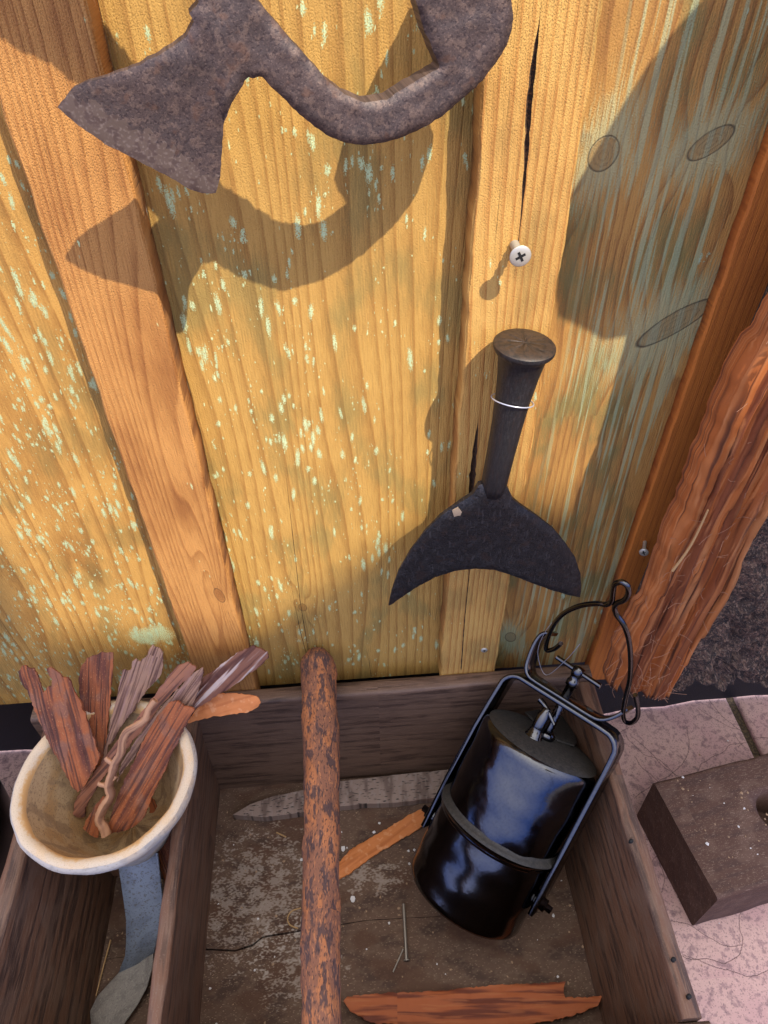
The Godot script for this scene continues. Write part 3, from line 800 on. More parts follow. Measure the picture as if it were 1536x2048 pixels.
func post_and_slab() -> void:
	var b := thing("brown_plank", "smooth orange-brown upright plank fixed to the fence beside the bark slab", "plank")
	obj("plank_board", board(0.047, 1.2, 0.0100, [], 31, 0.0007), M.post, b, Transform3D(Basis(Vector3.BACK, -0.017), Vector3(0.2553, 0.155, 0.0010)))
	screw(Vector3(0.2715, 0.3843, 0.0110), Vector3(-0.45, 0.15, 1.0), 0.017, 0.0042, b)
	# split slab: a long wedge of fibrous wood with crusted bark on its right
	var s := thing("bark_slab", "thick split log slab, fibrous orange face with black crusted bark, hung at the right edge", "log slab")
	var foot := Vector3(0.2415, 0.258, 0.0)
	var head := Vector3(0.285, 1.15, 0.0)
	var nz := FastNoiseLite.new()
	nz.seed = 12
	nz.frequency = 1.0
	var face_rows := []
	var bark_rows := []
	var steps := 200
	for i in steps + 1:
		var f := float(i) / steps
		var c := foot.lerp(head, f)
		var fr := []
		for k in 41:   # the fibrous split face, from its back left edge to the ridge
			var u := k / 40.0
			var ridge := 0.052 - 0.012 * f + 0.004 * nz.get_noise_2d(f * 5.0, 7.0)
			var fib := 0.0045 * nz.get_noise_2d(u * 5.0, f * 1.1) + 0.0022 * nz.get_noise_2d(u * 13.0, f * 1.2 + 5.0) + 0.0012 * nz.get_noise_2d(u * 34.0, f * 1.6) + 0.0045 * smoothstep(-0.02, 0.05, nz.get_noise_2d(u * 7.0 + 20.0, f * 1.5)) + 0.0030 * smoothstep(-0.02, 0.04, nz.get_noise_2d(u * 15.0 + 70.0, f * 2.4)) - 0.004
			var low := 0.008 * nz.get_noise_2d(u * 4.0, 40.0) + 0.004 * nz.get_noise_2d(u * 17.0, 44.0)
			fr.append(Vector3(c.x + ridge * u + (0.008 * nz.get_noise_2d(f * 7.0, 3.0) + 0.0015 * nz.get_noise_2d(f * 60.0, 9.0)) * pow(1.0 - u, 4.0), c.y + (low - 0.006 * (1.0 - u)) * maxf(0.0, 1.0 - f * 25.0), 0.072 + 0.030 * sqrt(u) + fib))
		face_rows.append(fr)
		var br := []
		for k in 61:
			var u := k / 60.0
			var lump := 0.013 * nz.get_noise_2d(u * 4.0 + 50.0, f * 11.0) + 0.013 * nz.get_noise_2d(u * 10.0 + 50.0, f * 30.0) + 0.009 * nz.get_noise_2d(u * 24.0, f * 75.0 + 9.0)
			var e: Vector3 = fr[40]
			br.append(Vector3(e.x + 0.26 * u, e.y + (0.022 * smoothstep(0.0, 0.08, u) + 0.007 * nz.get_noise_2d(u * 14.0, 60.0)) * maxf(0.0, 1.0 - f * 25.0), e.z + (lump + 0.018 * sin(u * PI) - 0.07 * u * u) * smoothstep(0.0, 0.06, u) - 0.002 * u))
		bark_rows.append(br)
	obj("split_face", sheet_solid(face_rows, 0.012), M.slab, s)
	obj("bark_crust", sheet_solid(bark_rows, 0.014), M.crust, s)
	var st := start()   # body behind both faces
	var rows := []
	for i in [0, 60, 130, steps]:
		var a: Array = face_rows[i]
		var e: Array = bark_rows[i]
		rows.append(PackedVector3Array([a[0] + Vector3(0.004, 0.004 if i == 0 else 0.0, -0.009), a[40] + Vector3(0, 0.004 if i == 0 else 0.0, -0.010), e[30] + Vector3(0, -0.016 if i == 0 else 0.0, -0.022), e[60] + Vector3(-0.01, -0.016 if i == 0 else 0.0, -0.012), Vector3(e[60].x - 0.02, a[0].y + 0.004, 0.024), Vector3(a[40].x + 0.015, a[0].y + 0.004, 0.024), Vector3(a[40].x - 0.008, a[0].y + 0.004, 0.054), Vector3(a[0].x + 0.006, a[0].y + 0.004, 0.054)]))
	loft_into(st, rows)
	obj("log_body", done(st), M.crust, s)
	# loose bast hairs
	var fib := start()
	var r := RandomNumberGenerator.new()
	r.seed = 8
	for i in 120:
		var f := r.randf() * r.randf() * 0.6
		var row: Array = face_rows[int(f * steps)]
		var p: Vector3 = row[r.randi_range(0, 36)] + Vector3(0, 0, 0.001)
		var d := Vector3(r.randf_range(-1, 1), r.randf_range(-1, 0.6), r.randf_range(0.1, 0.5)).normalized() * r.randf_range(0.004, 0.014)
		var e := d.rotated(Vector3.BACK, r.randf_range(-1.3, 1.3))
		tube_into(fib, smooth_path([p, p + d * 0.6, p + d * 0.7 + e * 0.6], 3), 0.00016, 4)
	for i in 46:
		var p: Vector3 = face_rows[0][r.randi_range(0, 40)] + Vector3(0, 0.002, -0.002)
		var d := Vector3(r.randf_range(-0.5, 0.5), -1, r.randf_range(-0.2, 0.5)) * (0.0015 + 0.007 * pow(r.randf(), 3.0))
		tube_into(fib, [p, p + d * 0.6, p + d + Vector3(r.randf_range(-0.002, 0.002), 0, 0)], 0.00022, 4)
	var o := obj("loose_fibres", done(fib), M.hair, s)
	o.set_meta("kind", "stuff")
	var w := obj("straw", tube(smooth_path([Vector3(0.2359, 0.4669, 0.1180), Vector3(0.2422, 0.4944, 0.1180), Vector3(0.2442, 0.5289, 0.1180)], 4), 0.0011, 6, 0.6), M.straw)
	tag(w, "single pale dry straw stuck diagonally on the orange split slab", "straw")

func sheet_solid(rows: Array, thick: float) -> ArrayMesh:  # a relief surface closed by a back and sides; uv in metres across and along
	var st := start()
	var n: int = rows[0].size()
	var mid: Array = rows[rows.size() / 2]
	var wide: float = absf(mid[n - 1].x - mid[0].x)
	var long_: float = rows[-1][0].y - rows[0][0].y
	var back := Vector3(0, 0, -thick)
	for i in rows.size() - 1:
		for k in n - 1:
			var q := [rows[i][k], rows[i][k + 1], rows[i + 1][k + 1], rows[i + 1][k]]
			var t := [Vector2(k, i), Vector2(k + 1, i), Vector2(k + 1, i + 1), Vector2(k, i + 1)]
			for j in 4: t[j] = Vector2(t[j].x / (n - 1) * wide, t[j].y / (rows.size() - 1) * long_)
			tri(st, q[0], q[1], q[2], t[0], t[1], t[2])
			tri(st, q[0], q[2], q[3], t[0], t[2], t[3])
		for e in [[i, 0, i + 1, 0], [i + 1, n - 1, i, n - 1]]:
			var a: Vector3 = rows[e[0]][e[1]]
			var b: Vector3 = rows[e[2]][e[3]]
			var ta := Vector2(0, float(e[0]) / (rows.size() - 1) * long_)
			var tb := Vector2(0, float(e[2]) / (rows.size() - 1) * long_)
			tri(st, a, b, b + back, ta, tb, tb + Vector2(thick, 0))
			tri(st, a, b + back, a + back, ta, tb + Vector2(thick, 0), ta + Vector2(thick, 0))
	for k in n - 1:
		var a: Vector3 = rows[0][k]
		var b: Vector3 = rows[0][k + 1]
		var ta := Vector2(k * wide / n, 0)
		tri(st, a, a + back, b + back, ta, ta + Vector2(0, thick), ta + Vector2(wide / n, thick))
		tri(st, a, b + back, b, ta, ta + Vector2(wide / n, thick), ta + Vector2(wide / n, 0))
	return done(st)

func tote() -> void:
	var t := thing("wooden_tote", "dark wooden open tote box with a divider, standing against the foot of the fence", "tote box")
	obj("back_board", plank(Vector3(-0.345, 0.1025, 0.031), Vector3(0.247, 0.1060, 0.031), Vector3(0, 0.204, 0), Vector3(0, 0, 0.018), 0.0014, 2), M.tote_end, t)
	obj("front_board", plank(Vector3(-0.345, 0.0955, 0.353), Vector3(0.256, 0.0955, 0.353), Vector3(0, 0.189, 0), Vector3(0, 0, 0.018), 0.0014, 3), M.tote_end, t)
	# sides lean outward
	var right_side := obj("side_board", plank(Vector3(0.2315, 0.1025, 0.041), Vector3(0.2315, 0.0990, 0.3435), Vector3(0.0205, 0.196, 0), Vector3(-0.0165, 0.0017, 0), 0.0018, 5, 24), M.tote, t)
	obj("side_board", plank(Vector3(-0.310, 0.0995, 0.041), Vector3(-0.310, 0.0985, 0.3435), Vector3(-0.032, 0.19, 0), Vector3(-0.018, -0.003, 0), 0.0018, 6, 24), M.tote, t)
	obj("divider", plank(Vector3(-0.1855, 0.098, 0.0405), Vector3(-0.1855, 0.096, 0.3435), Vector3(0.004, 0.165, 0), Vector3(-0.0135, 0, 0), 0.0022, 7, 24), M.tote, t)
	var rim_holes := [Vector3(0.2351, 0.2005, 0.2089), Vector3(0.2391, 0.2005, 0.3041), Vector3(0.2420, 0.2005, 0.3300)]
	for p in rim_holes:   # old nails in the rim of the right-hand side
		obj("nail_head", lathe([Vector2(0.0018, -0.003), Vector2(0.0018, 0.0012), Vector2(0.0012, 0.0016), Vector2(0.0, 0.0016)], 10), M.recess, right_side, Transform3D(Basis(), p))
	# bottom boards, split across by an open crack
	var a := [Vector3(-0.1838, 0.0200, 0.2138), Vector3(-0.1496, 0.0200, 0.2179), Vector3(-0.1316, 0.0200, 0.2142), Vector3(-0.1214, 0.0200, 0.2075), Vector3(-0.0871, 0.0200, 0.2050)]
	var line := []
	var x0 := -0.295
	for p in [Vector3(-0.295, 0, 0.215)] + a + [Vector3(-0.01, 0, 0.200), Vector3(0.08, 0, 0.203), Vector3(0.235, 0, 0.21)]: line.append(Vector2(p.x, p.z))
	var rear := [Vector2(0.235, 0.0395), Vector2(-0.295, 0.0395)]
	var fore := [Vector2(-0.295, 0.3445), Vector2(0.235, 0.3445)]
	var gap := [0.0001, 0.0009, 0.0009, 0.0012, 0.0010, 0.0008, 0.0003, 0.0002, 0.0001]
	var q1 := []
	var q2 := []
	for i in line.size():
		q1.append(Vector2(line[i].x, -(line[i].y - gap[i])))
		q2.append(Vector2(line[i].x, -(line[i].y + gap[i])))
	for p in rear: q1.append(Vector2(p.x, -p.y))
	q2.reverse()
	for p in fore: q2.append(Vector2(p.x, -p.y))
	var m: StandardMaterial3D = M.tote_floor
	m.uv1_scale = Vector3(1.0 / 0.54, -1.0 / 0.31, 1)
	m.uv1_offset = Vector3(0.295 / 0.54, -0.0395 / 0.31, 0)
	for q in [q1, q2]:
		obj("bottom_board", plate(q, 0.016, func(_p, d): return 0.006 - 0.0006 * exp(-d / 0.002), func(p): return 0.0004 * sin(p.x * 40.0) * sin(p.y * 55.0), 0.0003, 3), m, t, Transform3D(Basis(Vector3.RIGHT, -PI / 2), Vector3(0, 0.0138, 0)))
	# pole laid across
	var st := start()
	var nz := FastNoiseLite.new()
	nz.seed = 6
	nz.frequency = 30.0
	var rows := []
	var n := 70
	var ends := [Vector3(-0.0449, 0.2389, 0.0100), Vector3(-0.0452, 0.2045, 0.3263), Vector3.ZERO]
	ends[2] = ends[1] + (ends[1] - ends[0]) * 0.22
	for i in n + 1:
		var f := float(i) / n
		var c: Vector3 = ends[0].lerp(ends[2], f) + Vector3(0.0022 * sin(f * 6.0), -0.003 * sin(f * 3.0), 0)
		var r := lerpf(0.0172, 0.0150, f)
		if i == 0: r *= 0.55
		elif i == 1: r *= 0.9
		var loop := PackedVector3Array()
		for k in 26:
			var an := TAU * k / 26
			var d := Vector3(cos(an), sin(an), 0)
			var w := 1.0 + 0.16 * nz.get_noise_3d(d.x * 0.03, d.y * 0.03, c.z * 0.7) + 0.08 * exp(-f * 9.0) + 0.14 * maxf(0.0, nz.get_noise_3d(d.x * 0.06 + 5.0, d.y * 0.06, c.z * 1.6))
			loop.append(c + d * r * w - Vector3(0, 0, 0.004 if i == 0 else 0.0))
		rows.append(loop)
	loft_into(st, rows)
	var p := obj("rough_pole", done(st), M.pole)
	tag(p, "rough orange-brown pole with flaking skin lying across the tote from the fence forward", "pole")

func hanging_tools() -> void:
	# rusty tool with an axe blade and a hooked arm
	var T := Transform3D(Vector3(0.9882, 0.0000, -0.1532), Vector3(0.0000, 1.0000, 0.0000), Vector3(0.1532, 0.0000, 0.9882), Vector3(0.0000, 0.7500, 0.0600))
	var t := thing("axe_bladed_tool", "large rusty iron tool with a triangular axe blade and curved arm, hanging at the top", "iron tool", T)
	var up: Array = [Vector2(-0.0584, 0.0639), Vector2(-0.0570, 0.0609), Vector2(-0.0599, 0.0573), Vector2(-0.0614, 0.0554), Vector2(-0.0668, 0.0525), Vector2(-0.0743, 0.0490), Vector2(-0.0863, 0.0448), Vector2(-0.0993, 0.0417), Vector2(-0.1097, 0.0398), Vector2(-0.1146, 0.0383), Vector2(-0.1187, 0.0353), Vector2(-0.1244, 0.0305), Vector2(-0.1214, 0.0263), Vector2(-0.1163, 0.0210), Vector2(-0.1081, 0.0133), Vector2(-0.0980, 0.0068), Vector2(-0.0876, -0.0002), Vector2(-0.0802, -0.0054), Vector2(-0.0726, -0.0113), Vector2(-0.0650, -0.0140), Vector2(-0.0602, -0.0142), Vector2(-0.0563, -0.0059), Vector2(-0.0542, 0.0035), Vector2(-0.0510, 0.0182), Vector2(-0.0478, 0.0246), Vector2(-0.0432, 0.0307), Vector2(-0.0383, 0.0367), Vector2(-0.0362, 0.0380), Vector2(-0.0344, 0.0373), Vector2(-0.0315, 0.0379), Vector2(-0.0299, 0.0376), Vector2(-0.0262, 0.0332), Vector2(-0.0196, 0.0269), Vector2(-0.0141, 0.0206), Vector2(-0.0071, 0.0144), Vector2(0.0002, 0.0094), Vector2(0.0090, 0.0058), Vector2(0.0174, 0.0040), Vector2(0.0288, 0.0045), Vector2(0.0395, 0.0065), Vector2(0.0515, 0.0108), Vector2(0.0620, 0.0166), Vector2(0.0722, 0.0239), Vector2(0.0793, 0.0290), Vector2(0.0858, 0.0363), Vector2(0.0903, 0.0435), Vector2(0.0920, 0.0497), Vector2(0.0922, 0.0548), Vector2(0.0905, 0.0629), Vector2(0.0933, 0.1069), Vector2(0.0792, 0.1221), Vector2(0.0669, 0.1031), Vector2(0.0504, 0.0783), Vector2(0.0433, 0.0651), Vector2(0.0479, 0.0531), Vector2(0.0531, 0.0425), Vector2(0.0564, 0.0364), Vector2(0.0554, 0.0354), Vector2(0.0508, 0.0337), Vector2(0.0381, 0.0280), Vector2(0.0299, 0.0239), Vector2(0.0188, 0.0235), Vector2(0.0089, 0.0278), Vector2(0.0006, 0.0342), Vector2(-0.0082, 0.0441), Vector2(-0.0157, 0.0525), Vector2(-0.0218, 0.0596), Vector2(-0.0286, 0.0677)]
	var arm: Array = [Vector2(-0.0263, 0.0832), Vector2(-0.0501, 0.1287), Vector2(-0.0612, 0.1429), Vector2(-0.0673, 0.1540)]
	var out: Array = [Vector2(-0.1262, 0.1678), Vector2(-0.1180, 0.1525), Vector2(-0.0996, 0.1358), Vector2(-0.0826, 0.1143)]
	up.append(arm[0]); up.append(arm[2]); up.append(arm[3])
	up.append(out[0]); up.append(out[1]); up.append(out[2]); up.append(out[3])
	up.append_array([Vector2(-0.0535, 0.0680)])
	var e0: Vector2 = [Vector2(-0.1244, 0.0305)].front()
	var e1: Vector2 = [Vector2(-0.0619, -0.0153)].front()
	var ed := (e1 - e0).normalized()
	var en := Vector2(-ed.y, ed.x)
	var nz := FastNoiseLite.new()
	nz.seed = 2
	nz.frequency = 90.0
	var half := func(p: Vector2, d: float) -> float:
		var body := 0.0085
		var q := (p - e0).dot(en)          # distance from the cutting edge, into the blade
		if q < 0.075 and p.x < e1.x + 0.012: body = lerpf(0.0012, 0.0085, smoothstep(0.0, 0.075, q))
		var h := body * (0.72 + 0.28 * sqrt(clampf(d / 0.0030, 0.0, 1.0)))
		return h + (0.0011 * nz.get_noise_2dv(p * 0.5) + 0.0006 * nz.get_noise_2dv(p * 1.6) + 0.0004 * nz.get_noise_2dv(p * 4.0)) * clampf(body / 0.006, 0.3, 1.0)
	var strip := []
	var edge_rag := func(p: Vector2) -> bool:   # bare ground bevel along the cutting edge, its border eaten by rust
		var q := (p - e0).dot(en)
		var l := (p - e0).dot(ed) / e0.distance_to(e1)
		return p.x < e1.x + 0.004 and l > -0.05 and l < 1.04 and q < 0.0105 + 0.003 * nz.get_noise_2dv(p) + 0.004 * nz.get_noise_2dv(p * 2.7 + Vector2(3, 1)) - 0.004 * absf(l - 0.5)
	obj("forged_body", plate(up, 0.0027, half, func(_p): return 0.0, 0.0005, 5, edge_rag, strip), M.rust, t)
	obj("ground_edge", strip[0], M.edge_metal, t)
	# hook and bar it hangs from, above the picture
	var hk := T * Vector3(out[0].x + 0.02, out[0].y + 0.01, 0.0)
	var h := obj("iron_hook", tube(smooth_path([Vector3(hk.x, hk.y + 0.03, 0.0), Vector3(hk.x, hk.y + 0.03, hk.z), Vector3(hk.x, hk.y - 0.008, hk.z + 0.014), Vector3(hk.x, hk.y + 0.012, hk.z + 0.022)], 5), 0.003), M.steel)
	tag(h, "iron hook in the fence that the rusty axe-bladed tool hangs from", "hook")
	# broad blade out of sight at the upper right; its rounded shadow lies over the right-hand board
	var edge: Array = [Vector3(0.3283, 1.0658, 0.1500), Vector3(0.3126, 1.0531, 0.1500), Vector3(0.3003, 1.0392, 0.1500), Vector3(0.2884, 1.0219, 0.1500), Vector3(0.2783, 1.0017, 0.1500), Vector3(0.2668, 0.9759, 0.1500), Vector3(0.2579, 0.9555, 0.1500), Vector3(0.2559, 0.9285, 0.1500), Vector3(0.2574, 0.8861, 0.1500), Vector3(0.2617, 0.8694, 0.1500), Vector3(0.2858, 0.8565, 0.1500), Vector3(0.2987, 0.8476, 0.1500)]
	var poly := []
	for p in edge: poly.append(Vector2(p.x, p.y))
	poly.append_array([Vector2(0.40, 0.86), Vector2(0.52, 1.0), Vector2(0.52, 1.30), Vector2(0.34, 1.22)])
	var bb := obj("broad_iron_blade", plate(poly, 0.02, func(_p, d): return 0.001 + 0.003 * clampf(d / 0.02, 0.0, 1.0), func(_p): return 0.0, 0.0, 7), M.black_iron, self, Transform3D(Basis(), Vector3(0, 0, 0.15)))
	tag(bb, "broad round-edged iron blade hanging outside the upper right corner", "iron blade")
	# crescent spade
	var S := thing("crescent_spade", "black iron crescent-bladed spade head with a flared socket, hung on the right batten", "spade head", Transform3D(Vector3(1.0000, 0.0000, 0.0000), Vector3(0.0000, 1.0000, 0.0000), Vector3(0.0000, 0.0000, 1.0000), Vector3(0.0950, 0.5000, 0.0470)))
	var cres: Array = [Vector2(0.0047, 0.0027), Vector2(0.0007, -0.0069), Vector2(-0.0106, -0.0166), Vector2(-0.0240, -0.0292), Vector2(-0.0356, -0.0452), Vector2(-0.0477, -0.0678), Vector2(-0.0573, -0.0920), Vector2(-0.0635, -0.1179), Vector2(-0.0663, -0.1385), Vector2(-0.0636, -0.1374), Vector2(-0.0559, -0.1290), Vector2(-0.0427, -0.1166), Vector2(-0.0254, -0.1037), Vector2(-0.0082, -0.0969), Vector2(0.0092, -0.0960), Vector2(0.0248, -0.0988), Vector2(0.0411, -0.1070), Vector2(0.0604, -0.1191), Vector2(0.0803, -0.1314), Vector2(0.1005, -0.1420), Vector2(0.1103, -0.1452), Vector2(0.1090, -0.1323), Vector2(0.1044, -0.1113), Vector2(0.0964, -0.0909), Vector2(0.0843, -0.0710), Vector2(0.0707, -0.0518), Vector2(0.0538, -0.0348), Vector2(0.0400, -0.0225), Vector2(0.0331, -0.0149), Vector2(0.0269, -0.0012), Vector2(0.0154, 0.0049)]
	var neck: Vector2 = [Vector2(0.0161, -0.0029)].front()
	var low: Vector2 = [Vector2(0.0205, -0.0997)].front()
	obj("crescent_blade", plate(cres, 0.0035, func(p, d):
		var q := clampf(Vector2(p).distance_to(neck) / 0.075, 0.0, 1.0)
		var body := lerpf(0.0085, 0.0026, sqrt(q))
		return (body * (0.35 + 0.65 * sqrt(clampf(d / (body * 1.6), 0.0, 1.0)))) + 0.00045 * nz.get_noise_2dv(p), func(_p): return 0.0, 0.0003, 9), M.black_iron, S)
	var ax: Array = [Vector2(0.0262, 0.1231), Vector2(0.0162, -0.0082)]
	var dir: Vector2 = (ax[1] - ax[0]).normalized()
	var B := Basis(Vector3(-dir.y, dir.x, 0), Vector3(-dir.x, -dir.y, 0), Vector3(0, 0, 1))
	var L: float = ax[0].distance_to(ax[1])
	var prof := [Vector2(0.0, -L), Vector2(0.0085, -L), Vector2(0.0100, -L * 0.92), Vector2(0.0105, -L * 0.7), Vector2(0.0112, -L * 0.5), Vector2(0.0124, -L * 0.33), Vector2(0.0142, -L * 0.18), Vector2(0.0162, -0.0085), Vector2(0.0200, -0.0045), Vector2(0.0209, -0.0025), Vector2(0.0207, -0.0006), Vector2(0.0192, 0.0006), Vector2(0.012, 0.0012), Vector2(0.0, 0.0014)]
	var sock := obj("socket", lathe(prof.slice(0, 11), 40, 0.010, 4), M.black_iron, S, Transform3D(B, Vector3(ax[0].x, ax[0].y, 0)))
	obj("socket_top", lathe(prof.slice(10), 40, 0.004, 4), M.socket_top, S, Transform3D(B, Vector3(ax[0].x, ax[0].y, 0)))
	var mark := []
	for k in 9: mark.append([Vector2(-0.0114, -0.0231)].front() + Vector2.RIGHT.rotated(TAU * k / 9) * (0.0038 if k % 2 else 0.0050) * Vector2(0.8, 1.1))
	var sp := obj("plaster_spot", plate(mark, 0.002, func(_p, d): return 0.0006 + 0.0004 * clampf(d / 0.002, 0.0, 1.0), func(p): return lerpf(0.0085, 0.0026, sqrt(clampf(Vector2(p).distance_to(neck) / 0.075, 0.0, 1.0))) * 0.9, 0.0006), M.chip_white, S)
	sp.material_override = plain(Color(0.62, 0.54, 0.44), 0.9)
	# wire loop that holds the socket to the batten
	var wc: Vector2 = ax[0].lerp(ax[1], 0.34)
	var wire := obj("hanging_wire", twist_disc(Vector3(wc.x, wc.y, 0.0), B * Vector3(0.12, 1, -0.30), 0.0150, 0.0005), M.wire)
	wire.transform = Transform3D(Vector3(1.0000, 0.0000, 0.0000), Vector3(0.0000, 1.0000, 0.0000), Vector3(0.0000, 0.0000, 1.0000), Vector3(0.0950, 0.5000, 0.0470))
	tag(wire, "thin bright wire looped round the black spade socket", "wire")
	var nail := obj("hanging_nail", tube([Vector3(0.1425, 0.5650, 0.0100), Vector3(0.1340, 0.5850, 0.0360)], 0.0012), M.steel)
	tag(nail, "small nail in the batten behind the spade socket", "nail")

func bark_piece(called: String, plane: Transform3D, outline: Array, mat: Material, label: String, thick := 0.0022, curl := 4.0, category := "bark piece", turn := 0.0, seed_ := 1) -> void:
	var mid := Vector2.ZERO
	for p in outline: mid += p / outline.size()
	var lo := 1e9
	var hi := -1e9
	# long axis of the piece
	var ax := Vector2.ZERO
	for p in outline:
		var d: Vector2 = p - mid
		if d.length() > ax.length(): ax = d
	if ax.y < 0.0: ax = -ax
	ax = ax.normalized()
	var cross := Vector2(ax.y, -ax.x)
	var nz := FastNoiseLite.new()
	nz.seed = seed_
	nz.frequency = 60.0
	var lift := func(p: Vector2) -> float:
		var d := p - mid
		var q := d.dot(cross)
		return -curl * q * q + 0.0016 * nz.get_noise_2d(q * 4.0, d.dot(ax) * 0.35) + 0.002 * nz.get_noise_2d(3.0, d.dot(ax) * 0.5)
	var m := plate(outline, 0.0030, func(p, d):
		var q: float = (Vector2(p) - mid).dot(cross)
		return thick * (0.6 + 0.3 * clampf(d / 0.003, 0.0, 1.0)) + 0.4 * thick * nz.get_noise_2d(q * 9.0, (Vector2(p) - mid).dot(ax) * 0.4) + 0.2 * thick * nz.get_noise_2d(q * 30.0, (Vector2(p) - mid).dot(ax) * 0.8), lift, 0.0013, seed_)
	# lay the texture's grain along the piece
	var mt := MeshDataTool.new()
	mt.create_from_surface(m, 0)
	for i in mt.get_vertex_count():
		var d := mt.get_vertex_uv(i) - mid
		mt.set_vertex_uv(i, Vector2(d.dot(cross) + seed_ * 0.037, d.dot(ax) + seed_ * 0.061))
	m.clear_surfaces()
	mt.commit_to_surface(m)
	var o := obj(called, m, mat, self, plane)
	tag(o, label, category)

func pot_and_bark() -> void:
	var pot := thing("clay_pot", "pale clay funnel-shaped pot with an ochre lip, holding pieces of bark", "pot", Transform3D(Basis(Vector3.UP, 0.6), Vector3(-0.235, 0, 0.137)))
	obj("outer_wall", lathe([Vector2(0.0, 0.135), Vector2(0.027, 0.135), Vector2(0.031, 0.1365), Vector2(0.035, 0.145), Vector2(0.043, 0.165), Vector2(0.053, 0.19), Vector2(0.064, 0.216), Vector2(0.0745, 0.236), Vector2(0.0792, 0.2455), Vector2(0.0808, 0.2510), Vector2(0.0804, 0.2552), Vector2(0.0785, 0.2576)], 80, 0.018, 9, true), M.clay, pot)
	obj("lip", lathe([Vector2(0.0785, 0.2576), Vector2(0.0768, 0.2587), Vector2(0.0738, 0.2586), Vector2(0.0708, 0.2572), Vector2(0.0688, 0.2548), Vector2(0.0678, 0.2520)], 80, 0.018, 9, true), M.clay_lip, pot)
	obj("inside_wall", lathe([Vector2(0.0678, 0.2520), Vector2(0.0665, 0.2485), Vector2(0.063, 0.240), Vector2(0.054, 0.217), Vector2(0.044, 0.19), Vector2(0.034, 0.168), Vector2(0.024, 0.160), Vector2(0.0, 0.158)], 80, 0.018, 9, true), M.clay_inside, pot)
	bark_piece("wood_offcut", Transform3D(Basis(Vector3.RIGHT, -PI / 2), Vector3(-0.24, 0.07, 0.12)), [Vector2(-0.045, -0.02), Vector2(0.04, -0.03), Vector2(0.042, 0.05), Vector2(-0.04, 0.055)], M.tote, "dark wood offcut lying under the clay pot in the left compartment", 0.045, 0.0, "offcut", 0.0, 2)
	bark_piece("bark_piece", Transform3D(Vector3(1.0000, 0.0000, 0.0000), Vector3(0.0000, 0.7498, -0.6616), Vector3(0.0000, 0.6616, 0.7498), Vector3(-0.2350, 0.1676, 0.1480)), [Vector2(-0.0348, 0.1547), Vector2(-0.0322, 0.1637), Vector2(-0.0260, 0.1720), Vector2(-0.0177, 0.1743), Vector2(-0.0119, 0.1768), Vector2(-0.0016, 0.1751), Vector2(-0.0020, 0.1634), Vector2(-0.0048, 0.1447), Vector2(-0.0068, 0.1316), Vector2(-0.0101, 0.1128), Vector2(-0.0129, 0.0940), Vector2(-0.0143, 0.0823), Vector2(-0.0188, 0.0670), Vector2(-0.0275, 0.0529), Vector2(-0.0316, 0.0925), Vector2(-0.0342, 0.1200), Vector2(-0.0357, 0.1367)], M.bark_red, "narrow upright red-brown bark strip with straight sides, second from the left", 0.0015, 3.0, "bark piece", 0.0, 3)
	bark_piece("bark_piece", Transform3D(Vector3(0.9983, 0.0000, 0.0587), Vector3(0.0388, 0.7504, -0.6598), Vector3(-0.0441, 0.6610, 0.7491), Vector3(-0.2354, 0.1703, 0.1510)), [Vector2(0.0022, 0.1592), Vector2(0.0098, 0.1590), Vector2(0.0125, 0.1676), Vector2(0.0160, 0.1704), Vector2(0.0206, 0.1674), Vector2(0.0276, 0.1764), Vector2(0.0317, 0.1831), Vector2(0.0378, 0.1801), Vector2(0.0418, 0.1737), Vector2(0.0409, 0.1612), Vector2(0.0378, 0.1521), Vector2(0.0303, 0.1445), Vector2(0.0204, 0.1336), Vector2(0.0107, 0.1183), Vector2(-0.0013, 0.1035), Vector2(-0.0090, 0.0906), Vector2(-0.0139, 0.0868), Vector2(-0.0210, 0.0528), Vector2(-0.0230, 0.0626), Vector2(-0.0140, 0.0965), Vector2(-0.0100, 0.1134), Vector2(-0.0041, 0.1322), Vector2(-0.0006, 0.1472)], M.bark_pink, "greyish pink bark piece with a stepped tip, topmost in the middle of the pot", 0.0015, 3.0, "bark piece", 0.0, 4)
	bark_piece("wood_shaving", Transform3D(Vector3(1.0000, 0.0000, 0.0000), Vector3(0.0000, 0.7498, -0.6616), Vector3(0.0000, 0.6616, 0.7498), Vector3(-0.2350, 0.1650, 0.1450)), [Vector2(0.0418, 0.0992), Vector2(0.0678, 0.1066), Vector2(0.0737, 0.1145), Vector2(0.0839, 0.1217), Vector2(0.0954, 0.1272), Vector2(0.1108, 0.1261), Vector2(0.1238, 0.1241), Vector2(0.1337, 0.1209), Vector2(0.1358, 0.1158), Vector2(0.1306, 0.1102), Vector2(0.1226, 0.1064), Vector2(0.1094, 0.1064), Vector2(0.0997, 0.1051), Vector2(0.0865, 0.1046), Vector2(0.0659, 0.1003)], M.orange_wood, "bright pale orange wood shaving sticking out to the right of the pot", 0.0012, 2.0, "wood shaving", 0.0, 5)
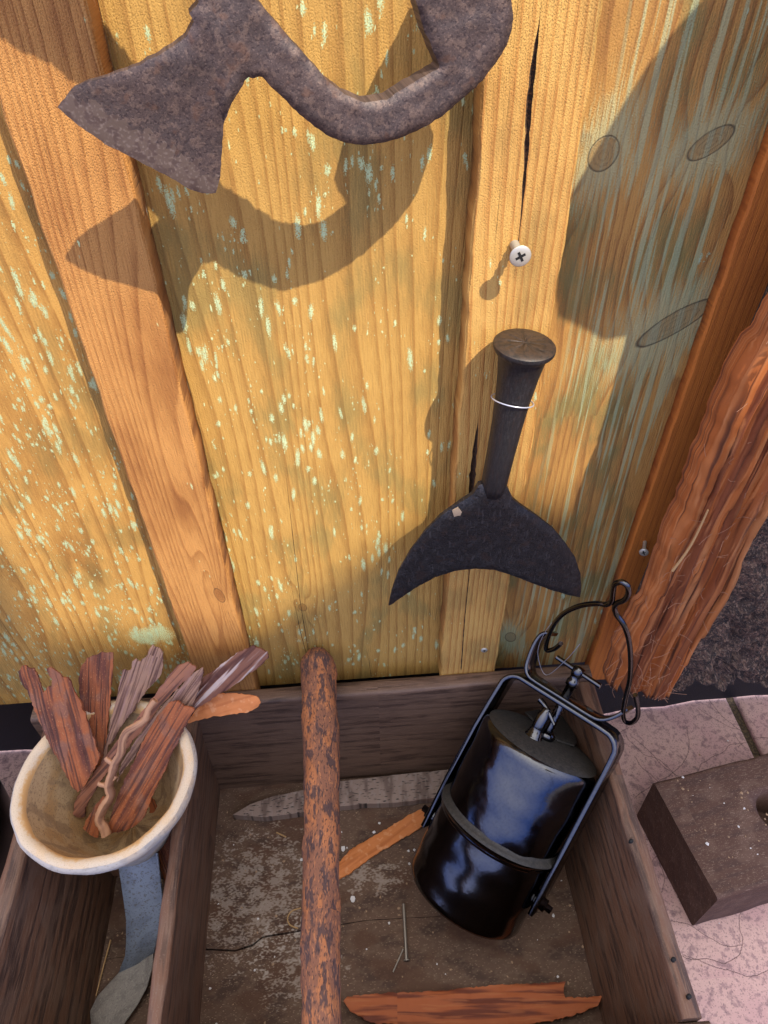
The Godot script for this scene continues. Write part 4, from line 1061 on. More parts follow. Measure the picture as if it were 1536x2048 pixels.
	bark_piece("bark_piece", Transform3D(Vector3(0.9989, 0.0000, 0.0470), Vector3(0.0311, 0.7502, -0.6605), Vector3(-0.0353, 0.6612, 0.7494), Vector3(-0.2354, 0.1729, 0.1540)), [Vector2(0.1303, 0.1801), Vector2(0.1428, 0.1729), Vector2(0.1436, 0.1671), Vector2(0.1357, 0.1597), Vector2(0.1235, 0.1519), Vector2(0.1103, 0.1427), Vector2(0.0967, 0.1350), Vector2(0.0835, 0.1267), Vector2(0.0724, 0.1213), Vector2(0.0570, 0.1054), Vector2(0.0421, 0.0914), Vector2(0.0427, 0.1059), Vector2(0.0696, 0.1233), Vector2(0.0765, 0.1400), Vector2(0.0797, 0.1495), Vector2(0.0904, 0.1564), Vector2(0.1017, 0.1647), Vector2(0.1153, 0.1738)], M.bark_striped, "white-streaked grey bark stick leaning far out to the upper right", 0.0035, 5.0, "bark piece", 0.0, 6)
	bark_piece("bark_piece", Transform3D(Vector3(0.9956, 0.0000, 0.0937), Vector3(0.0618, 0.7513, -0.6571), Vector3(-0.0704, 0.6600, 0.7480), Vector3(-0.2364, 0.1782, 0.1600)), [Vector2(0.0795, 0.1659), Vector2(0.0804, 0.1602), Vector2(0.0755, 0.1455), Vector2(0.0702, 0.1307), Vector2(0.0645, 0.1288), Vector2(0.0537, 0.1334), Vector2(0.0461, 0.1286), Vector2(0.0345, 0.1137), Vector2(0.0234, 0.0988), Vector2(0.0156, 0.0815), Vector2(0.0045, 0.0685), Vector2(-0.0033, 0.0554), Vector2(0.0007, 0.0723), Vector2(0.0124, 0.0911), Vector2(0.0255, 0.1098), Vector2(0.0385, 0.1266), Vector2(0.0500, 0.1381), Vector2(0.0610, 0.1510), Vector2(0.0705, 0.1601)], M.bark_pink, "greyish brown pointed bark piece behind the wide front piece in the pot", 0.002, 2.0, "bark piece", 0.0, 7)
	bark_piece("bark_piece", Transform3D(Vector3(0.9902, 0.0000, -0.1398), Vector3(-0.0920, 0.7531, -0.6515), Vector3(0.1053, 0.6579, 0.7457), Vector3(-0.2323, 0.1821, 0.1644)), [Vector2(-0.0644, 0.1773), Vector2(-0.0607, 0.1813), Vector2(-0.0563, 0.1814), Vector2(-0.0529, 0.1783), Vector2(-0.0495, 0.1777), Vector2(-0.0474, 0.1693), Vector2(-0.0460, 0.1544), Vector2(-0.0424, 0.1579), Vector2(-0.0375, 0.1579), Vector2(-0.0367, 0.1653), Vector2(-0.0389, 0.1756), Vector2(-0.0357, 0.1764), Vector2(-0.0315, 0.1723), Vector2(-0.0274, 0.1653), Vector2(-0.0233, 0.1636), Vector2(-0.0204, 0.1545), Vector2(-0.0180, 0.1450), Vector2(-0.0144, 0.1290), Vector2(-0.0119, 0.1117), Vector2(-0.0096, 0.0964), Vector2(-0.0074, 0.0848), Vector2(-0.0109, 0.0779), Vector2(-0.0193, 0.0681), Vector2(-0.0259, 0.0604), Vector2(-0.0321, 0.0560), Vector2(-0.0359, 0.0626), Vector2(-0.0392, 0.0744), Vector2(-0.0439, 0.0888), Vector2(-0.0482, 0.1026), Vector2(-0.0518, 0.1181), Vector2(-0.0552, 0.1340), Vector2(-0.0588, 0.1513), Vector2(-0.0621, 0.1628)], M.bark_red, "leftmost bark piece in the pot, broad rust-red with a notched two-pronged top", 0.0022, 3.5, "bark piece", 0.0, 8)
	bark_piece("bark_piece", Transform3D(Vector3(0.9956, 0.0000, 0.0937), Vector3(0.0618, 0.7513, -0.6571), Vector3(-0.0704, 0.6600, 0.7480), Vector3(-0.2364, 0.1782, 0.1600)), [Vector2(0.0649, 0.1705), Vector2(0.0734, 0.1658), Vector2(0.0686, 0.1587), Vector2(0.0591, 0.1491), Vector2(0.0500, 0.1400), Vector2(0.0404, 0.1305), Vector2(0.0313, 0.1175), Vector2(0.0158, 0.0988), Vector2(-0.0030, 0.0761), Vector2(-0.0181, 0.0572), Vector2(-0.0274, 0.0417), Vector2(-0.0343, 0.0305), Vector2(-0.0354, 0.0208), Vector2(-0.0411, 0.0207), Vector2(-0.0458, 0.0255), Vector2(-0.0437, 0.0362), Vector2(-0.0369, 0.0473), Vector2(-0.0251, 0.0643), Vector2(-0.0100, 0.0851), Vector2(0.0050, 0.1039), Vector2(0.0199, 0.1208), Vector2(0.0349, 0.1399), Vector2(0.0464, 0.1566), Vector2(0.0555, 0.1676)], M.bark_smooth, "smooth chocolate-brown bark strip crossing the pot diagonally under the twig", 0.0026, 5.0, "bark piece", 0.0, 9)
	bark_piece("bark_piece", Transform3D(Vector3(1.0000, 0.0000, 0.0000), Vector3(0.0000, 0.7498, -0.6616), Vector3(0.0000, 0.6616, 0.7498), Vector3(-0.2350, 0.1796, 0.1615)), [Vector2(-0.0352, 0.0159), Vector2(-0.0241, 0.0337), Vector2(-0.0141, 0.0440), Vector2(-0.0088, 0.0402), Vector2(-0.0173, 0.0255), Vector2(-0.0217, 0.0051), Vector2(-0.0293, 0.0086)], M.bark_red, "small dark red bark scrap low in the pot left of the twig foot", 0.0015, 3.0, "bark piece", 0.0, 10)
	bark_piece("bark_piece", Transform3D(Vector3(0.9975, 0.0000, 0.0704), Vector3(0.0465, 0.7507, -0.6591), Vector3(-0.0529, 0.6607, 0.7488), Vector3(-0.2367, 0.1861, 0.1690)), [Vector2(0.0531, 0.1350), Vector2(0.0586, 0.1359), Vector2(0.0692, 0.1311), Vector2(0.0756, 0.1282), Vector2(0.0707, 0.1184), Vector2(0.0629, 0.1054), Vector2(0.0556, 0.0909), Vector2(0.0477, 0.0726), Vector2(0.0399, 0.0581), Vector2(0.0325, 0.0435), Vector2(0.0264, 0.0266), Vector2(0.0188, 0.0195), Vector2(0.0079, 0.0149), Vector2(-0.0048, 0.0122), Vector2(-0.0084, 0.0161), Vector2(-0.0022, 0.0364), Vector2(0.0034, 0.0510), Vector2(0.0113, 0.0674), Vector2(0.0206, 0.0843), Vector2(0.0286, 0.1025), Vector2(0.0397, 0.1207)], M.bark_red, "wide dark red bark piece in front of the others, crumb-speckled, right of the twig", 0.0024, 4.0, "bark piece", 0.0, 11)
	var tw: Array = [Vector3(-0.1878, 0.2979, 0.0872), Vector3(-0.1948, 0.2917, 0.0921), Vector3(-0.1982, 0.2852, 0.0977), Vector3(-0.2068, 0.2804, 0.1013), Vector3(-0.2159, 0.2763, 0.1042), Vector3(-0.2207, 0.2698, 0.1097), Vector3(-0.2229, 0.2614, 0.1169), Vector3(-0.2286, 0.2545, 0.1226), Vector3(-0.2320, 0.2479, 0.1281), Vector3(-0.2366, 0.2385, 0.1361), Vector3(-0.2355, 0.2315, 0.1423), Vector3(-0.2427, 0.2235, 0.1489), Vector3(-0.2472, 0.2155, 0.1557), Vector3(-0.2441, 0.2099, 0.1609), Vector3(-0.2419, 0.2042, 0.1660)]
	var st := start()
	var path := smooth_path(tw, 5)
	var rows := []
	tube_into(st, path, 0.0030, 10, 1.6, 0.22)
	var tn := [Vector3(-0.2300, 0.2542, 0.1228), Vector3(-0.2352, 0.2563, 0.1205), Vector3(-0.2373, 0.2584, 0.1185)]
	tube_into(st, smooth_path(tn, 3), 0.0026, 8, 0.7, 0.3)
	tn = [Vector3(-0.2362, 0.2385, 0.1361), Vector3(-0.2416, 0.2393, 0.1351), Vector3(-0.2460, 0.2404, 0.1338)]
	tube_into(st, smooth_path(tn, 3), 0.0026, 8, 0.8, 0.4)
	tn = [Vector3(-0.2367, 0.2378, 0.1367), Vector3(-0.2330, 0.2427, 0.1327), Vector3(-0.2290, 0.2455, 0.1305)]
	tube_into(st, smooth_path(tn, 3), 0.0030, 8, 0.6, 0.4)
	var o := obj("twig", done(st), M.twig)
	tag(o, "pale crooked twig with knobs lying over the bark in the pot", "twig")

func lamp() -> void:
	var T := Transform3D(Vector3(0.6903, 0.0617, 0.7209), Vector3(0.4693, 0.7201, -0.5111), Vector3(-0.5506, 0.6911, 0.4681), Vector3(0.0930, 0.0657, 0.1974))
	var l := thing("carbide_lamp", "glossy black carbide lamp with a stirrup frame and wire handle, leaning in the tote", "lamp", T)
	var R := 0.0630
	var nz := FastNoiseLite.new()
	nz.seed = 14
	nz.frequency = 13.0
	# lower can
	var can := [Vector2(0.0, 0.0), Vector2(0.058, 0.0), Vector2(0.0615, 0.0012), Vector2(R, 0.004)]
	for i in 17: can.append(Vector2(R - 0.0003 * sin(i * 0.9), 0.004 + 0.0775 * (i + 1) / 17.0))
	obj("lower_can", dented(lathe(can, 88), nz, 0.0007, R), M.paint, l)
	# rolled bead between the cans, dust on its upper side
	var bead := [Vector2(R, 0.0785), Vector2(R + 0.0012, 0.0800), Vector2(R + 0.0008, 0.0815), Vector2(R + 0.0012, 0.0825), Vector2(R + 0.0032, 0.0845), Vector2(R + 0.0037, 0.0870)]
	obj("bead", lathe(bead, 88), M.paint, l)
	obj("bead_shoulder", lathe([Vector2(R + 0.0037, 0.0870), Vector2(R + 0.0032, 0.0890), Vector2(R + 0.0012, 0.0903), Vector2(R - 0.0012, 0.0914), Vector2(R - 0.0018, 0.0940)], 88, 0.004), M.dusty, l)
	var R2 := 0.0624
	var tank := [Vector2(R2 - 0.0010, 0.0915)]
	for i in 20: tank.append(Vector2(R2 - 0.0006 * exp(-i * 0.6), 0.0955 + 0.0795 * i / 19.0))
	tank.append_array([Vector2(R2 - 0.0006, 0.1785), Vector2(R2 - 0.0018, 0.1808), Vector2(R2 - 0.0038, 0.1826)])
	obj("water_tank", dented(lathe(tank, 88), nz, 0.0015, R2), M.paint, l)
	obj("tank_top", lathe([Vector2(R2 - 0.0038, 0.1826), Vector2(R2 - 0.0070, 0.1840), Vector2(0.045, 0.1858), Vector2(0.03, 0.1868), Vector2(0.015, 0.1873), Vector2(0.0, 0.1875)], 88), M.dusty, l)
	# raised filler lid at the back of the top
	var lid: Array = []
	for p in [Vector3(-0.0388, 0.1880, -0.0360), Vector3(-0.0369, 0.1880, -0.0786), Vector3(-0.0321, 0.1880, -0.1090), Vector3(-0.0141, 0.1880, -0.1052), Vector3(0.0103, 0.1880, -0.0682), Vector3(0.0206, 0.1880, -0.0468), Vector3(0.0232, 0.1880, -0.0304), Vector3(0.0100, 0.1880, -0.0148), Vector3(-0.0111, 0.1880, -0.0170)]: lid.append(Vector2(p.x, -p.z))
	obj("filler_lid", plate(lid, 0.004, func(_p, d): return 0.0008 + 0.0008 * clampf(d / 0.004, 0.0, 1.0), func(p): return 0.0, 0.0, 3), M.dusty, l, Transform3D(Basis(Vector3.RIGHT, -PI / 2), Vector3(0, 0.1884, 0)))
	# stirrup frame: a flat strap from pivot to pivot over the top
	var fr := []
	var X := 0.0672
	var top := 0.2295
	fr.append(Vector3(-X, 0.036, 0)); fr.append(Vector3(-X, 0.10, 0)); fr.append(Vector3(-X + 0.002, 0.16, 0)); fr.append(Vector3(-X + 0.0055, 0.205, 0))
	for k in 5: fr.append(Vector3(-X + 0.006 + 0.017 * (1.0 - cos(PI / 2 * (k + 1) / 6.0)), 0.2125 + 0.017 * sin(PI / 2 * (k + 1) / 6.0), 0))
	fr.append(Vector3(-0.045, top, 0)); fr.append(Vector3(0.0, top, 0)); fr.append(Vector3(0.045, top, 0))
	for k in 5: fr.append(Vector3(X - 0.017 * (1.0 - sin(PI / 2 * (k + 1) / 6.0)), 0.2125 + 0.017 * cos(PI / 2 * (k + 1) / 6.0), 0))
	fr.append(Vector3(X, 0.205, 0)); fr.append(Vector3(X, 0.16, 0)); fr.append(Vector3(X, 0.10, 0)); fr.append(Vector3(X, 0.036, 0))
	obj("stirrup_frame", strap(fr, 0.031, 0.0048, 0.0), M.paint, l)
	# hook bar riveted on top of the frame, its ends turned up to hold the wire handle
	var hb: Array = [Vector3(-0.0385, 0.2835, 0), Vector3(-0.0430, 0.2830, 0), Vector3(-0.0475, 0.2775, 0), Vector3(-0.0490, 0.2660, 0), Vector3(-0.0478, 0.2520, 0), Vector3(-0.0455, 0.2415, 0), Vector3(-0.0400, 0.2355, 0), Vector3(-0.030, 0.2340, 0), Vector3(0.0, 0.2340, 0), Vector3(0.032, 0.2340, 0), Vector3(0.042, 0.2365, 0), Vector3(0.0490, 0.2425, 0), Vector3(0.0545, 0.2505, 0), Vector3(0.0585, 0.2590, 0)]
	obj("hook_bar", strap(smooth_path(hb, 3), 0.0250, 0.0038, 0.0), M.paint, l)
	for x in [-0.026, 0.026]:
		obj("rivet", lathe([Vector2(0.004, 0.2350), Vector2(0.0034, 0.2368), Vector2(0.0, 0.2376)], 12), M.dusty, l, Transform3D(Basis(), Vector3(x, 0, -0.003)))
	# clamp screw with its tee bar
	var thr := [Vector2(0.0, 0.1875), Vector2(0.0085, 0.1875), Vector2(0.0095, 0.1900), Vector2(0.0088, 0.1935), Vector2(0.0060, 0.1955)]
	obj("screw_foot", lathe(thr + [Vector2(0.0, 0.196)], 24), M.paint, l)
	var sp := []
	for i in 17: sp.append(Vector2(0.0050 if i % 2 else 0.0040, 0.195 + 0.0020 * i))
	obj("clamp_screw", lathe(sp + [Vector2(0.0046, 0.232), Vector2(0.0046, 0.247), Vector2(0.0064, 0.2475), Vector2(0.0064, 0.253), Vector2(0.0052, 0.2545), Vector2(0.0052, 0.2585), Vector2(0.0064, 0.2595), Vector2(0.0060, 0.268), Vector2(0.0, 0.269)], 24), M.paint, l)
	obj("tee_bar", tube([Vector3(-0.0255, 0.2650, 0.0), Vector3(-0.0245, 0.2648, 0), Vector3(0, 0.2635, 0), Vector3(0.0245, 0.2622, 0), Vector3(0.0255, 0.2622, 0)], 0.0027, 12), M.paint, l)
	# water valve on the front of the top
	var v0: Vector3 = [Vector3(-0.0063, 0.1850, 0.0161)].front()
	obj("water_valve", lathe([Vector2(0.0095, 0.0), Vector2(0.0090, 0.0035), Vector2(0.0078, 0.0042), Vector2(0.0078, 0.0065), Vector2(0.0069, 0.0072), Vector2(0.0069, 0.0094), Vector2(0.0060, 0.0104), Vector2(0.0064, 0.0125), Vector2(0.0064, 0.0260), Vector2(0.0046, 0.0300), Vector2(0.0040, 0.0345), Vector2(0.0, 0.0350)], 24), M.paint, l, Transform3D(Basis(), Vector3(v0.x, 0.1845, v0.z)))
	obj("valve_lever", tube([Vector3(v0.x - 0.011, 0.2215, v0.z - 0.002), Vector3(v0.x - 0.006, 0.2205, v0.z - 0.001), Vector3(v0.x, 0.2180, v0.z), Vector3(v0.x + 0.008, 0.2120, v0.z), Vector3(v0.x + 0.013, 0.2085, v0.z)], 0.0032, 10, 0.5), M.paint, l)
	obj("burner_stub", lathe([Vector2(0.0062, 0.0), Vector2(0.0066, 0.010), Vector2(0.0, 0.0105)], 20), M.paint, l, Transform3D(Basis(Vector3(0, 0, 1), -PI / 2), Vector3(0.050, 0.174, -0.038)))
	# pivots
	for s in [-1.0, 1.0]:
		obj("pivot_bolt", lathe([Vector2(0.0, -0.004), Vector2(0.0095, -0.004), Vector2(0.0095, 0.0055), Vector2(0.0072, 0.006), Vector2(0.0072, 0.0105), Vector2(0.0040, 0.011), Vector2(0.0040, 0.0165), Vector2(0.0, 0.017)], 6 if s > 0 else 8), M.paint, l, Transform3D(Basis(Vector3(0, 0, 1), -PI / 2 * s), Vector3(s * 0.064, 0.046, 0)))
	# wire handle with its hanging eye
	var w: Array = [Vector3(-0.0111, 0.2898, 0.0606), Vector3(-0.0189, 0.2791, 0.0450), Vector3(-0.0276, 0.2728, 0.0359), Vector3(-0.0253, 0.2864, 0.0557), Vector3(-0.0181, 0.3051, 0.0828), Vector3(-0.0075, 0.3220, 0.1074), Vector3(0.0079, 0.3369, 0.1290), Vector3(0.0235, 0.3471, 0.1437), Vector3(0.0317, 0.3504, 0.1485), Vector3(0.0356, 0.3561, 0.1568), Vector3(0.0358, 0.3635, 0.1675), Vector3(0.0369, 0.3695, 0.1762), Vector3(0.0414, 0.3732, 0.1816), Vector3(0.0464, 0.3725, 0.1805), Vector3(0.0478, 0.3670, 0.1726), Vector3(0.0452, 0.3609, 0.1638), Vector3(0.0399, 0.3558, 0.1563), Vector3(0.0382, 0.3508, 0.1490), Vector3(0.0408, 0.3461, 0.1423), Vector3(0.0474, 0.3410, 0.1348), Vector3(0.0530, 0.3305, 0.1196), Vector3(0.0568, 0.3134, 0.0949), Vector3(0.0584, 0.2934, 0.0658), Vector3(0.0569, 0.2724, 0.0353), Vector3(0.0565, 0.2534, 0.0079), Vector3(0.0591, 0.2443, -0.0054), Vector3(0.0651, 0.2463, -0.0025), Vector3(0.0699, 0.2566, 0.0124), Vector3(0.0694, 0.2675, 0.0283), Vector3(0.0647, 0.2808, 0.0476)]
	for i in w.size(): w[i].z += 0.0012 * sin(i * 0.35)
	obj("wire_handle", tube(smooth_path(w, 5), 0.0023, 10), M.paint, l)
	var nl: Array = [Vector3(-0.0026, 0.3251, 0.1119), Vector3(-0.0202, 0.3060, 0.0841), Vector3(-0.0334, 0.2806, 0.0473), Vector3(-0.0382, 0.2593, 0.0164), Vector3(-0.0297, 0.2411, -0.0099), Vector3(-0.0069, 0.2727, 0.0359), Vector3(0.0087, 0.3008, 0.0766)]
	var line := obj("fishing_line", tube(smooth_path(nl, 5), 0.00030, 5), M.wire)
	line.transform = T
	tag(line, "thin clear line tangled round the wire handle of the black lamp", "line")

func dented(m: ArrayMesh, nz: FastNoiseLite, amp: float, r: float) -> ArrayMesh:
	var mt := MeshDataTool.new()
	mt.create_from_surface(m, 0)
	for i in mt.get_vertex_count():
		var p := mt.get_vertex(i)
		var q := Vector2(p.x, p.z)
		if q.length() > r * 0.9:
			var d := amp * (nz.get_noise_3dv(p * 1.3) + 0.12 * nz.get_noise_3dv(p * 3.0)) * clampf(minf(absf(p.y - 0.004), absf(p.y - 0.182)) / 0.012, 0.0, 1.0)
			q = q.normalized() * (q.length() + d - amp * 0.3)
			mt.set_vertex(i, Vector3(q.x, p.y, q.y))
	m.clear_surfaces()
	mt.commit_to_surface(m)
	var st := SurfaceTool.new()
	st.create_from(m, 0)
	st.generate_normals()
	return st.commit()

func strap(path: Array, width: float, thick: float, z: float) -> ArrayMesh:  # a flat bar bent in the x-y plane
	var st := start()
	var rows := []
	for i in path.size():
		var t: Vector3 = (path[mini(i + 1, path.size() - 1)] - path[maxi(i - 1, 0)]).normalized()
		var n := Vector3(-t.y, t.x, 0)
		var loop := PackedVector3Array()
		var hw := width / 2.0
		var ht := thick / 2.0
		var b := 0.0008
		for q in [[hw - b, -ht], [hw, -ht + b], [hw, ht - b], [hw - b, ht], [-hw + b, ht], [-hw, ht - b], [-hw, -ht + b], [-hw + b, -ht]]:
			loop.append(path[i] + Vector3(0, 0, q[0] + z) - n * q[1])
		loop.reverse()
		rows.append(loop)
	loft_into(st, rows)
	return done(st)

func small_things() -> void:
	# in the tote
	var flat := func(_p): return 0.0
	var wd := obj("grey_stake", plate([Vector2(-0.1603, 0.0207), Vector2(-0.1405, 0.0316), Vector2(-0.1142, 0.0392), Vector2(-0.0845, 0.0429), Vector2(-0.0424, 0.0507), Vector2(-0.0060, 0.0521), Vector2(0.0336, 0.0539), Vector2(0.1043, 0.0551), Vector2(0.0996, 0.0228), Vector2(0.0306, 0.0193), Vector2(-0.0077, 0.0213), Vector2(-0.0432, 0.0200), Vector2(-0.0843, 0.0168), Vector2(-0.1221, 0.0146)], 0.006, func(_p, d): return 0.0068 - 0.0008 * exp(-d / 0.002), flat, 0.0005, 4), grain_across(M.grey_wood), self, shifted(Transform3D(Vector3(1.0000, 0.0000, 0.0000), Vector3(0.0000, 0.0000, -1.0000), Vector3(0.0000, 1.0000, 0.0000), Vector3(0.0000, 0.0340, 0.1000)), -0.0068))
	tag(wd, "weathered grey pointed stake lying on the tote floor along the back board", "stake")
	bark_piece("wood_strip", Transform3D(Vector3(0.9996, 0.0300, 0.0000), Vector3(0.0012, -0.0399, -0.9992), Vector3(-0.0300, 0.9988, -0.0400), Vector3(0.0500, 0.0255, 0.1500)), [Vector2(-0.0965, -0.0100), Vector2(-0.0939, 0.0043), Vector2(-0.0751, 0.0237), Vector2(-0.0395, 0.0405), Vector2(-0.0027, 0.0578), Vector2(0.0475, 0.0765), Vector2(0.0478, 0.0578), Vector2(0.0135, 0.0442), Vector2(-0.0171, 0.0296), Vector2(-0.0470, 0.0154), Vector2(-0.0762, -0.0028)], M.orange_wood, "light orange wood strip running under the black lamp on the tote floor", 0.0016, 1.5, "wood strip", 0.0, 21)
	bark_piece("split_bark", Transform3D(Vector3(1.0000, 0.0000, 0.0000), Vector3(0.0000, 0.0000, -1.0000), Vector3(0.0000, 1.0000, 0.0000), Vector3(0.1000, 0.0340, 0.3000)), [Vector2(-0.1372, 0.0247), Vector2(-0.1331, 0.0286), Vector2(-0.0970, 0.0282), Vector2(-0.0663, 0.0271), Vector2(-0.0315, 0.0260), Vector2(0.0187, 0.0263), Vector2(0.0536, 0.0248), Vector2(0.0842, 0.0237), Vector2(0.0805, 0.0171), Vector2(0.0802, 0.0104), Vector2(0.0973, 0.0090), Vector2(0.1175, 0.0096), Vector2(0.1101, 0.0014), Vector2(0.0863, -0.0041), Vector2(0.0609, -0.0074), Vector2(0.0122, -0.0072), Vector2(-0.0598, -0.0027), Vector2(-0.1123, 0.0055), Vector2(-0.1312, 0.0163)], M.orange_bark, "long orange-brown curled bark piece along the front of the tote floor", 0.0024, 3.0, "bark piece", 0.0, 22)
	var n1 := obj("nail", tube([Vector3(0.0304, 0.0235, 0.1884), Vector3(0.0296, 0.0228, 0.2137), Vector3(0.0285, 0.0228, 0.2407)], 0.0015, 8), M.steel)
	obj("nail_head", lathe([Vector2(0.0, 0.0), Vector2(0.0032, 0.0), Vector2(0.0032, 0.0008), Vector2(0.0, 0.001)], 14), M.steel, n1, Transform3D(Basis(Vector3.RIGHT, 1.5), Vector3(0.0284, 0.0232, 0.2417)))
	tag(n1, "steel nail lying nearly upright in view on the tote floor, right of the pole", "nail")
	var n2 := obj("nail", tube([Vector3(0.0259, 0.0215, 0.2310), Vector3(0.0137, 0.0222, 0.2511)], 0.0007, 8), M.steel)
	tag(n2, "thin dark pin crossing the head end of the steel nail on the tote floor", "pin")
	var st := start()
	tube_into(st, smooth_path([Vector3(-0.0806, 0.0225, 0.1832), Vector3(-0.0903, 0.0225, 0.1854), Vector3(-0.0950, 0.0225, 0.1919), Vector3(-0.0922, 0.0225, 0.1990), Vector3(-0.0837, 0.0225, 0.2031)], 5), 0.0008, 7)
	var lp := obj("wire_loop", done(st), M.straw)
	tag(lp, "small tan loop half hidden under the pole above the floor crack", "loop")
	var s2 := obj("straw_piece", tube([Vector3(-0.2813, 0.0225, 0.1982), Vector3(-0.2839, 0.0230, 0.2236), Vector3(-0.2860, 0.0225, 0.2484)], 0.0010, 6, 0.7), M.straw)
	tag(s2, "dry yellow straw beside the grey metal strip in the left compartment", "straw")
	var s3 := obj("straw_piece", tube([Vector3(-0.1098, 0.0215, 0.0992), Vector3(-0.0985, 0.0222, 0.1056)], 0.0009, 6), M.straw)
	tag(s3, "short bit of straw left of the pole near the grey stake", "straw")
	# bent metal strip under the pot
	var up := [[Vector3(-0.2459, 0.1499, 0.1683), Vector3(-0.2284, 0.1503, 0.1671), Vector3(-0.2091, 0.1523, 0.1647)], [Vector3(-0.2458, 0.1317, 0.1794), Vector3(-0.2287, 0.1312, 0.1787), Vector3(-0.2100, 0.1315, 0.1775)], [Vector3(-0.2458, 0.1124, 0.1912), Vector3(-0.2286, 0.1119, 0.1905), Vector3(-0.2104, 0.1112, 0.1900)], [Vector3(-0.2462, 0.0929, 0.2031), Vector3(-0.2300, 0.0915, 0.2031), Vector3(-0.2134, 0.0920, 0.2018)], [Vector3(-0.2494, 0.0711, 0.2166), Vector3(-0.2336, 0.0732, 0.2145), Vector3(-0.2184, 0.0769, 0.2114)], [Vector3(-0.2523, 0.0579, 0.2248), Vector3(-0.2370, 0.0626, 0.2211), Vector3(-0.2214, 0.0693, 0.2162)]]
	var dn := [[Vector3(-0.2638, 0.0333, 0.2327), Vector3(-0.2456, 0.0340, 0.2263), Vector3(-0.2321, 0.0351, 0.2177)], [Vector3(-0.2732, 0.0321, 0.2421), Vector3(-0.2506, 0.0327, 0.2371), Vector3(-0.2320, 0.0335, 0.2308)], [Vector3(-0.2820, 0.0310, 0.2515), Vector3(-0.2568, 0.0313, 0.2493), Vector3(-0.2354, 0.0316, 0.2467)], [Vector3(-0.2869, 0.0297, 0.2626), Vector3(-0.2637, 0.0298, 0.2619), Vector3(-0.2424, 0.0300, 0.2603)], [Vector3(-0.2840, 0.0284, 0.2732), Vector3(-0.2676, 0.0284, 0.2737), Vector3(-0.2498, 0.0288, 0.2703)], [Vector3(-0.2789, 0.0275, 0.2807), Vector3(-0.2669, 0.0275, 0.2809), Vector3(-0.2562, 0.0278, 0.2785)]]
	var strip := thing("metal_strip", "bent flat metal strip, blue-grey with a dusty rounded end, below the pot", "metal strip")
	for part in 2:
		var rows := []
		for row in (up + [dn[0]] if part == 0 else dn):
			var loop := PackedVector3Array()
			var nrm: Vector3 = Vector3(0.03, 0.75, 0.65).normalized()
			loop.append_array([row[0], row[1] + nrm * 0.0003, row[2], row[2] + nrm * 0.0014 + Vector3(0.0012, 0, 0), row[2] + Vector3(0.0025, 0, 0), row[2] - nrm * 0.0025, row[1] - nrm * 0.0022, row[0] - nrm * 0.0022])
			loop.reverse()
			rows.append(loop)
		rows.reverse()
		st = start()
		loft_into(st, rows)
		obj("upper_face" if part == 0 else "worn_end", done(st), M.strap if part == 0 else M.strap_worn, strip)
	bark_piece("bark_sliver", Transform3D(Basis(Vector3.UP, 0.35) * Basis(Vector3.RIGHT, -0.75), Vector3(-0.203, 0.115, 0.165)), [Vector2(-0.011, -0.07), Vector2(0.004, -0.075), Vector2(0.011, -0.02), Vector2(0.012, 0.05), Vector2(0.003, 0.075), Vector2(-0.008, 0.05)], M.bark_red, "dark curved bark sliver wedged between the metal strip and the divider", 0.002, 12.0, "bark piece", 0.0, 25)
	# crumbs and flakes
	var r := RandomNumberGenerator.new()
	r.seed = 3
	for kind in 2:
		st = start()
		for i in (240 if kind == 0 else 70):
			var p := Vector3(r.randf_range(-0.175, 0.215), 0.0205, r.randf_range(0.05, 0.335))
			if i % 5 == 2: p = Vector3(r.randf_range(0.34, 0.44), 0.0885, r.randf_range(0.10, 0.20))   # on the timber block
			if i % 7 == 3: p = Vector3(r.randf_range(0.27, 0.48), 0.0005, r.randf_range(0.0, 0.40))   # on the tiles
			if i % 6 == 0: p = Vector3(r.randf_range(-0.285, -0.2), 0.0205, r.randf_range(0.06, 0.335))
			var s := r.randf_range(0.0005, 0.0016) * (1.3 if kind else 1.0)
			var loop := []
			for k in 5: loop.append(p + Vector3(cos(TAU * k / 5) * s * r.randf_range(0.5, 1.4), 0, sin(TAU * k / 5) * s * r.randf_range(0.5, 1.4)))
			var tip := p + Vector3(0, s * 0.8, 0)
			for k in 5: tri(st, tip, loop[(k + 1) % 5], loop[k], Vector2.ZERO, Vector2.ZERO, Vector2.ZERO)
		var o := obj("crumbs" if kind == 0 else "paint_flakes", done(st), M.crumb if kind == 0 else M.chip_white)
		o.set_meta("kind", "stuff")
		tag(o, "tan wood crumbs scattered over the tote floor" if kind == 0 else "pale paint flakes scattered over the tote floor", "crumbs" if kind == 0 else "flakes")
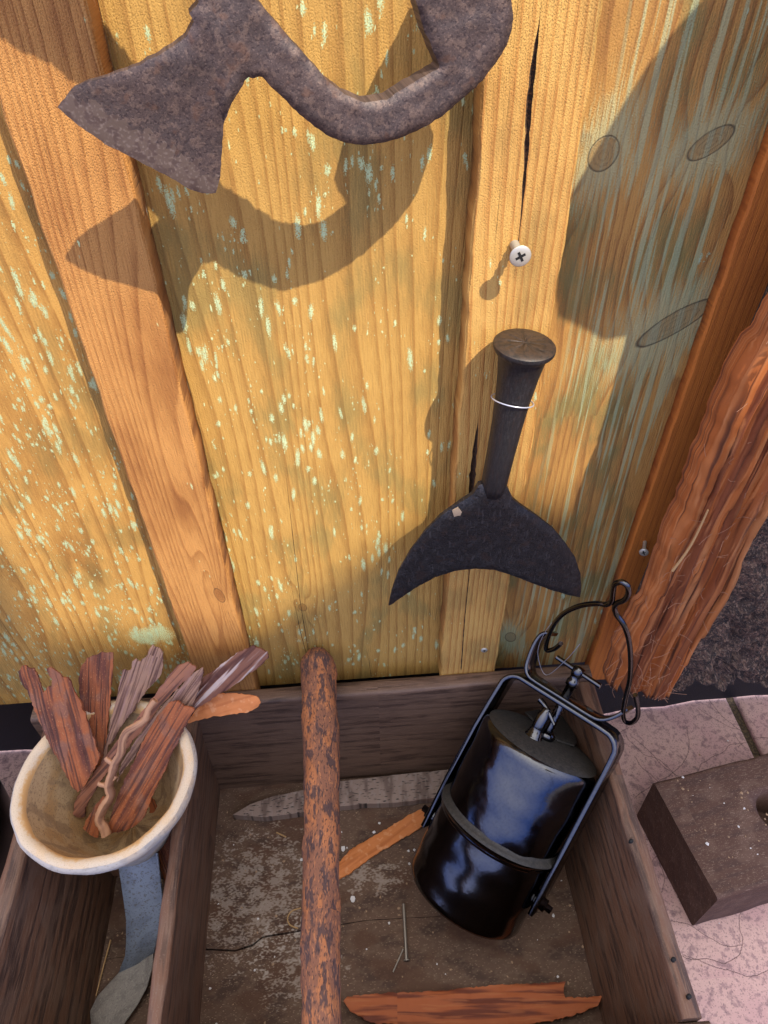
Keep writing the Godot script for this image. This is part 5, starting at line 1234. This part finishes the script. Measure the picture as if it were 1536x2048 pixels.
	for c in [[Vector3(-0.0240, 0.0215, 0.1783), 0.0045, "largest pale chip on the tote floor, right of the pole"], [Vector3(-0.0330, 0.0215, 0.1237), 0.0034, "pale blue-white chip right of the pole, beside the orange strip"], [Vector3(-0.0457, 0.0355, 0.0647), 0.0020, "tiny pale chip on the grey stake by the pole"]]:
		var poly := []
		for k in 8: poly.append(Vector2.RIGHT.rotated(TAU * k / 8) * c[1] * r.randf_range(0.6, 1.1) * Vector2(0.7, 1.0))
		var o := obj("paint_chip", plate(poly, 0.0015, func(_p, _d): return 0.0004, func(p): return 8.0 * p.x * p.x, 0.0002, 4), M.chip_white, self, Transform3D(Basis(Vector3.RIGHT, -PI / 2), c[0]))
		tag(o, c[2], "paint chip")
	# dark timber block with a round socket, right of the tote
	var blk := CSGCombiner3D.new()
	blk.name = "timber_block"
	add_child(blk, true)
	var base := CSGMesh3D.new()
	base.mesh = plank(Vector3(0, 0.0435, 0.0), Vector3(0.30, 0.0435, 0.0), Vector3(0, 0, 0.126), Vector3(0, 0.087, 0), 0.0024, 41, 40)
	base.name = "block_body"
	base.material = M.block
	blk.add_child(base)
	var hole := CSGCylinder3D.new()
	hole.name = "block_hole"
	hole.operation = CSGShape3D.OPERATION_SUBTRACTION
	hole.radius = 0.0225
	hole.height = 0.07
	hole.sides = 40
	hole.smooth_faces = true
	hole.material = M.block
	hole.position = Vector3(0.114, 0.07, 0.0)
	blk.add_child(hole)
	blk.position = Vector3(0.331, 0.0015, 0.168)
	blk.rotation.y = 0.17
	tag(blk, "heavy dark timber block with a round hole, on the pink tiles right of the tote", "timber block")
	# black bucket half out of the picture
	var pan := thing("black_bucket", "black round bucket at the left edge, only its rim in view", "bucket", Transform3D(Basis(), Vector3(-0.478, 0, 0.125)))
	obj("bucket_body", lathe([Vector2(0.0, 0.002), Vector2(0.085, 0.002), Vector2(0.09, 0.006), Vector2(0.110, 0.20), Vector2(0.108, 0.202), Vector2(0.088, 0.012), Vector2(0.0, 0.010)], 64), M.dark_pan, pan)
	obj("bucket_rim", twist_disc(Vector3(0, 0.202, 0), Vector3.UP, 0.110, 0.0028, 64), M.steel, pan)

func grain_across(m: StandardMaterial3D) -> StandardMaterial3D:
	m.uv1_scale = Vector3(3.0, 6.0, 1)
	return m

func shifted(t: Transform3D, d: float) -> Transform3D:
	return Transform3D(t.basis, t.origin + t.basis.z * d)
